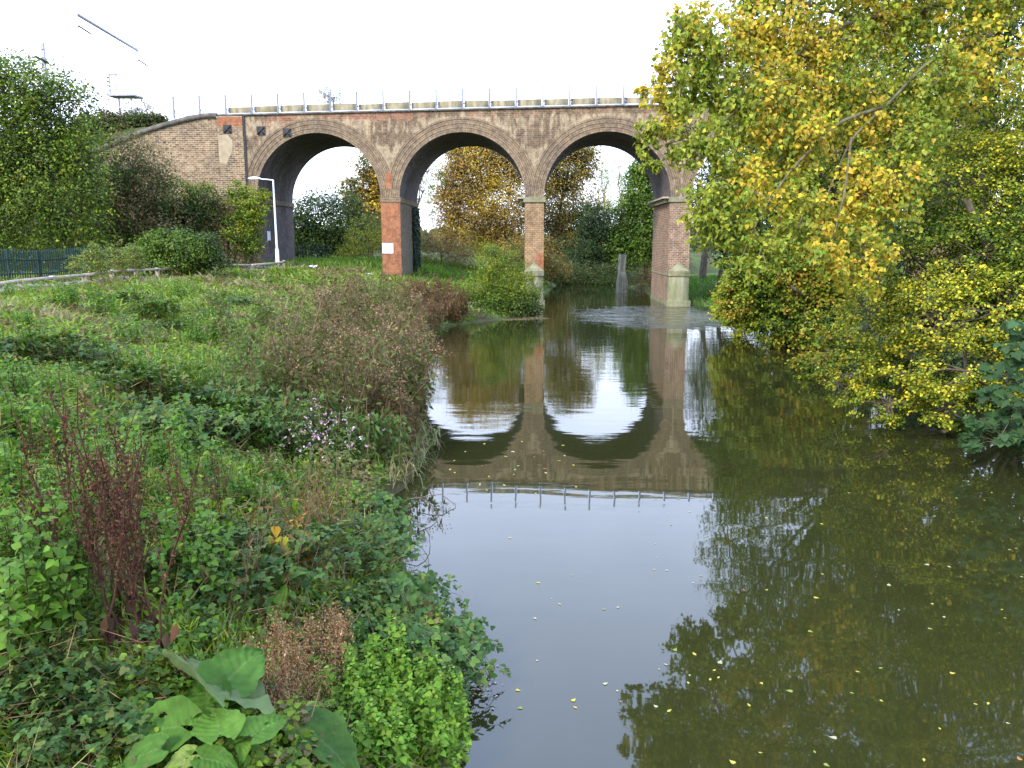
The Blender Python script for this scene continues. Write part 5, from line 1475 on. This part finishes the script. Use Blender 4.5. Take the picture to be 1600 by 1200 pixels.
# leafy curtain over the water edge: brambles with leaves one can pick out
bl = []
for c_ in ((.05, .105, .024), (.065, .13, .032), (.04, .082, .018), (.09, .145, .028)):
    bl.append(keep(obj_from("leaf", OVAL[0], OVAL[1], M['gloss'], cols=np.tile(c_, (7, 1)))))
edge_pts = [(600, 820), (640, 880), (590, 880), (650, 945), (690, 1020), (605, 950), (705, 1065), (640, 1035)]
edge_lab = ["bramble leaning over the water just below the sedge tufts", "second bramble down the water edge, below the sedge tufts", "bramble set back from the water behind the second edge bramble", "bramble at the middle of the leafy curtain over the water",
            "bramble reaching furthest out over the dark water", "bramble behind the middle of the leafy water edge curtain", "bramble trailing into the water above the bright green herbs", "bramble between the brown fluffy plants and the water"]
for (px, py), lab in zip(edge_pts, edge_lab):
    g = on_ground(px, py); g[0] = min(g[0], left_edge(g[1]) - .15); g[2] = float(ground_z(g[0], g[1]))
    t = place("bramble", "bramble", bra[rng.integers(4)], g, lab, "brambles along the water edge", .62, rz=0)
    for c in range(7):
        a = rng.uniform(-1.3, .5); L = rng.uniform(.5, 1.1); tt = np.linspace(0, 1, 7)[:, None]
        p = np.array([math.cos(a), math.sin(a), 0]) * L * tt + np.array([0, 0, 1.0]) * (1.4 * tt * (1.0 - tt) + .35 * (1 - tt)) + rng.standard_normal((7, 3)) * .02
        v, f = tube(p, np.linspace(.009, .004, 7), 5); obj_from("cane", v, f, M['bark'], t)
        for k in range(6):
            u = .25 + .13 * k; q_ = np.array([np.interp(u, tt[:, 0], p[:, j]) for j in range(3)])
            nr = unit(rng.standard_normal(3) * .35 + np.array([.15, -.45, .85])); o = unit(rng.standard_normal(3) + np.array([.3, -.3, 0])); y = unit(o - nr * (o @ nr)); x = np.cross(y, nr); me = bl[rng.integers(4)]
            for ang, s in ((0, 1.0), (1.25, .85), (-1.25, .85)):
                yy = y * math.cos(ang) + x * math.sin(ang); xx = np.cross(yy, nr); sz = .14 * s * rng.uniform(.8, 1.25)
                o_ = link("leaf", me, t); Mx = np.eye(4)
                for j, w in enumerate((xx, yy, np.cross(xx, yy))): Mx[:3, j] = w * sz
                Mx[:3, 3] = q_ + y * .03; o_.matrix_local = Matrix(Mx.tolist())

# ------------------------------------------------------------------ burdock with very large leaves
def big_leaf(colr, wave, seed, notch=.18, holes=()):
    r_ = np.random.default_rng(seed); nu, nv = 37, 45
    V, C = [], []
    for j in range(nv):
        t = j / (nv - 1)
        w = .46 * (math.sin(math.pi * min(1, t * .98 + .02) ** .72)) ** .62 * (1.04 - .42 * t)
        for i in range(nu):
            s = i / (nu - 1) * 2 - 1
            x = s * w * (1 + .05 * math.sin(t * 21 + seed) * abs(s) ** 3)
            y = t - notch * (abs(s) ** 1.3) * (1 - t) ** 3 * 1.4
            vein = abs(((t * 7.5 - abs(s) * 1.8) % 1) - .5) * 2
            z = .16 * abs(s) ** 1.4 * w * 1.6 - .30 * t * t * .6 + .022 * (1 - vein) + wave * math.sin(t * 9 + 2 * s + seed) * abs(s) + .03 * (vnoise(s * 3 + seed, t * 5) - .5)
            rag = .02 * max(0, abs(s) - .85) / .15 * (float(vnoise(t * 26 + seed, s * 2 + 5)) - .5) * 2
            V.append((x * (1 + rag), y + rag, z + .012 * (float(vnoise(s * 9 + seed, t * 14)) - .5)))
            pale = .25 * math.exp(-(s / .05) ** 2) + .12 * max(0, vein - .82) / .18
            n_ = .8 + .4 * float(vnoise(s * 4 + seed, t * 6 + seed))
            C.append([c * n_ + pale * .14 * q for c, q in zip(colr, (.9, 1.1, .4))])
    F = []
    for j in range(nv - 1):
        for i in range(nu - 1):
            if any((i - 2 * a) ** 2 + (j - 2 * b) ** 2 * .6 < 3.2 for a, b in holes): continue
            a = j * nu + i; F.append((a, a + 1, a + nu + 1, a + nu))
    return V, np.array(F), C


def burdock(label, root_px, leaves):
    g = on_ground(*root_px)
    t = thing("burdock", tuple(g), label, "plant", "burdocks in the foreground")
    for k, (bp, tp_, lift, wide, colr, wave, roll, holes) in enumerate(leaves):
        # leaf stands about knee high above the soil; base and tip placed on that level
        B = on_level(*bp, g[2] + lift[0]); Tt = on_level(*tp_, g[2] + lift[1])
        y = Tt - B; L = np.linalg.norm(y); y = y / L
        toc = unit(_C - B); nrm = unit(np.array([0, 0, 1.0]) * .8 + toc * .5); nrm = unit(nrm - y * (nrm @ y)); x = np.cross(y, nrm)
        x, nrm = x * math.cos(roll) + nrm * math.sin(roll), nrm * math.cos(roll) - x * math.sin(roll)
        V, F_, C_ = big_leaf(colr, wave, 3 + k * 5 + int(root_px[0]), holes=holes)
        o = obj_from("leaf", V, F_, M['burdock'], t, cols=C_, smooth=True)
        Mx = np.eye(4); Mx[:3, 0] = x * L * wide; Mx[:3, 1] = y * L; Mx[:3, 2] = nrm * L; Mx[:3, 3] = B - g
        o.matrix_local = Matrix(Mx.tolist())
        v, f = tube(np.array([(0, 0, 0), (B - g) * .55 + np.array([0, 0, .06]), B - g, B - g + y * L * .2]), [.012, .010, .008, .005], 6); obj_from("leaf_stalk", v, f, M['leaf'], t, cols=np.tile((.10, .15, .05), (len(v), 1)))
    return t


BG = (.055, .125, .016); BG2 = (.055, .125, .014); BG3 = (.075, .155, .018); BGR = (.11, .155, .055); BDK = (.042, .095, .014)
burdock("burdock with a folded grey green leaf and two broad leaves behind the brown fluffy plant", (345, 1125), [
    ((340, 1080), (412, 1003), (.42, .54), .98, BG, .02, -.15, ()),
    ((350, 1095), (262, 990), (.45, .50), .8, BGR, .03, -.75, ()),
    ((345, 1090), (395, 1100), (.36, .34), 1.1, BG2, .02, .2, ()),
    ((335, 1105), (300, 1050), (.35, .42), .9, BG, .02, .3, ())])
burdock("burdock with a very wide holed leaf lying over the soil at the lower left", (290, 1165), [
    ((285, 1135), (172, 1150), (.32, .25), .92, BG2, .03, .25, ((5, 9), (13, 7), (12, 12))),
    ((305, 1135), (358, 1106), (.32, .36), .95, BG3, .02, 0, ((6, 12),)),
    ((365, 1150), (425, 1118), (.28, .34), .9, BG3, .03, .2, ()),
    ((388, 1140), (375, 1188), (.30, .22), .7, BG3, .03, -.2, ()),
    ((315, 1185), (372, 1195), (.28, .24), 1.0, BG2, .02, 0, ()),
    ((300, 1180), (250, 1210), (.26, .2), .9, (.15, .20, .04), .02, 0, ()),
    ((345, 1150), (332, 1098), (.36, .40), 1.1, BG3, .02, 0, ()),
    ((395, 1150), (448, 1112), (.34, .36), 1.05, BG2, .02, .1, ((7, 10),)),
    ((250, 1170), (185, 1192), (.30, .24), 1.05, BG, .02, .1, ())])
burdock("burdock with long dark leaves at the bottom edge under the bright green herbs", (500, 1180), [
    ((475, 1135), (560, 1200), (.36, .30), .8, BDK, .02, .2, ()),
    ((480, 1150), (450, 1215), (.30, .22), .9, BG, .02, 0, ())])

# yellow leaves and the orange leaved stem
g = on_ground(432, 890); t = thing("yellow_leaved_plant", tuple(g), "small plant with seven large yellow and orange leaves above the brambles", "plant")
ym = []
for c_ in ((.50, .38, .03), (.48, .27, .03), (.38, .36, .04)): ym.append(keep(obj_from("leaf", HEART[0], HEART[1], M['leaf'], cols=np.tile(c_, (11, 1)))))
for k, (px, py) in enumerate(((418, 838), (432, 822), (442, 838), (424, 856), (440, 858), (446, 850), (430, 842))):
    Yd = g[1] - .15; p = at(px, py, Yd); q_ = p - g
    nr = unit(np.array([0, -.9, .5]) + rng.standard_normal(3) * .25); y = unit(np.array([0, -.2, -1.0]) + rng.standard_normal(3) * .35); y = unit(y - nr * (y @ nr)); x = np.cross(y, nr); o = link("leaf", ym[k % 3], t); Mx = np.eye(4)
    for j, w in enumerate((x, y, nr)): Mx[:3, j] = w * .125
    Mx[:3, 3] = q_; o.matrix_local = Matrix(Mx.tolist())
v, f = tube(np.array([(0, 0, 0), q_ * .6 + np.array([.02, 0, .02]), q_ + np.array([0, 0, .1])]), [.008, .006, .004], 5); obj_from("stem", v, f, M['bark'], t)
g = on_ground(488, 905); place("orange_leaved_herb", "plant", nettle(5, .75, [(.40, .20, .04), (.45, .27, .05), (.30, .13, .03)], .10, .7, .1), g, "slender herb with drooping orange leaves beside the yellow leaves", s=1.0)

# ------------------------------------------------------------------ things floating on the river
fl = {}
for nm, c_ in (("yellow", (.50, .42, .08)), ("pale", (.44, .41, .24)), ("green", (.26, .30, .06)), ("orange", (.40, .17, .04))):
    for kk, (tm, wv) in enumerate(((OVAL, .7), (NARROW, 2.0), (HEART, .8))):
        v = tm[0].copy(); v[:, 2] = np.abs(v[:, 2]) * .25 + .004; v[:, 0] *= wv
        fl[nm, kk] = keep(obj_from("fallen_leaf", v, tm[1], M['leaf'], cols=np.tile(c_, (len(v), 1))))
def float_leaves(n, x0, x1, y0, y1, label, group, size=.06, w=(4, 3, 2, 1)):
    done = 0
    while done < n:
        px, py = rng.uniform(x0, x1), rng.uniform(y0, y1); p = on_level(px, py)
        if p[0] < left_edge(p[1]) + .2 or p[0] > right_edge(p[1]) - .1: continue
        cn = ("yellow", "pale", "green", "orange")[rng.choice(4, p=np.array(w) / sum(w))]
        o = link("fallen_leaf", fl[cn, int(rng.integers(3))], None); o.location = (p[0], p[1], .006); o.rotation_euler = (0, 0, rng.random() * 6.28)
        s = size * rng.uniform(.5, 1.2); o.scale = (s, s, s)
        tag(o, f"{cn} fallen leaf floating {label}", "leaf", group); done += 1
float_leaves(62, 1010, 1600, 760, 1195, "on the dark reflection of the trees", "leaves on the dark water", .062)
float_leaves(26, 780, 1110, 800, 1120, "on the blue grey sky reflection", "leaves on the pale water", .055, (2, 5, 1, 0))
float_leaves(28, 700, 900, 685, 782, "on the reflection of the brick arches", "leaves on the arch reflection", .09, (5, 3, 1, 1))
float_leaves(12, 1250, 1520, 690, 780, "close under the hawthorn", "leaves under the hawthorn", .06)
# raft of reed litter by the middle pier
n = 700; a = rng.random(n) * 6.28; r = np.sqrt(rng.random(n)); c = on_level(795, 498)
P = np.stack([c[0] + 2.3 * r * np.cos(a), c[1] + 1.1 * r * np.sin(a) + .3 * np.cos(a), np.full(n, .012)], -1)
tp = unit(np.append(rng.standard_normal((n, 2)), np.zeros((n, 1)), 1)); tag(Fol().add(BLADE, P, np.tile((0, 0, 1.0), (n, 1)), tp, rng.uniform(.15, .5, n), pick([STRAW, TAN, (.30, .25, .14)], n), width=.03).build("floating_debris", M['dead']), "raft of straw coloured reed litter floating by the middle pier", kind='stuff')
# fallen leaves caught under the hawthorn and by the bank
n = 170; P = np.array([on_level(742 + 20 * a_, 1062 + 22 * b_) for a_, b_ in rng.standard_normal((n, 2)) * .8]); P[:, 2] = .01
tag(Fol().add(LEAF, P, np.tile((0, 0, 1.0), (n, 1)) + rng.standard_normal((n, 3)) * .2, unit(np.append(rng.standard_normal((n, 2)), np.zeros((n, 1)), 1)), rng.uniform(.02, .05, n), pick([(.30, .28, .20), TAN, OLV, (.34, .33, .28)], n)).build("leaf_litter", M['dead']), "grey litter of leaves caught against the bank under the brambles", kind='stuff')
# bent twigs standing in the water by the sedges
for i, (px, py, dx, h) in enumerate(((655, 805, .5, .25), (650, 850, .35, .35), (640, 880, .45, .3), (690, 790, .4, .1), (655, 930, .4, .2))):
    p = on_level(px, py); p[0] = max(p[0], left_edge(p[1]) - .1)
    v, f = tube(np.array([(-.45, 0, .12), (-.2, .02, .12 + h * .6), (0, .03, .12 + h * .75), (dx * .4, 0, h * .8), (dx * .6, -.03, h * .4), (dx * .65, -.05, -.06)]), [.009, .008, .008, .007, .006, .004], 6)
    o = obj_from("bent_twig", v, f, M['bark']); o.location = p; tag(o, "bare dark twig bending from the bank down into the water", "twig", "bent twigs at the water edge")
# white litter
for (px, py, lab) in ((488, 407, "scrap of white litter lying in the grass at the foot of the first pier"), (574, 396, "small scrap of white litter on the grass left of the red brick pier")):
    g = at(px, py, 54.0); g[2] = float(ground_z(g[0], g[1])) + .25
    v = rng.standard_normal((14, 3)) * np.array([.16, .08, .05]); mesh = bpy.data.meshes.new("litter"); bmv = [tuple(q_) for q_ in v]
    mesh.from_pydata(bmv, [], [(i, i + 1, i + 2) for i in range(12)]); mesh.materials.append(M['white']); o = link("litter", mesh); o.location = g; tag(o, lab, "litter")
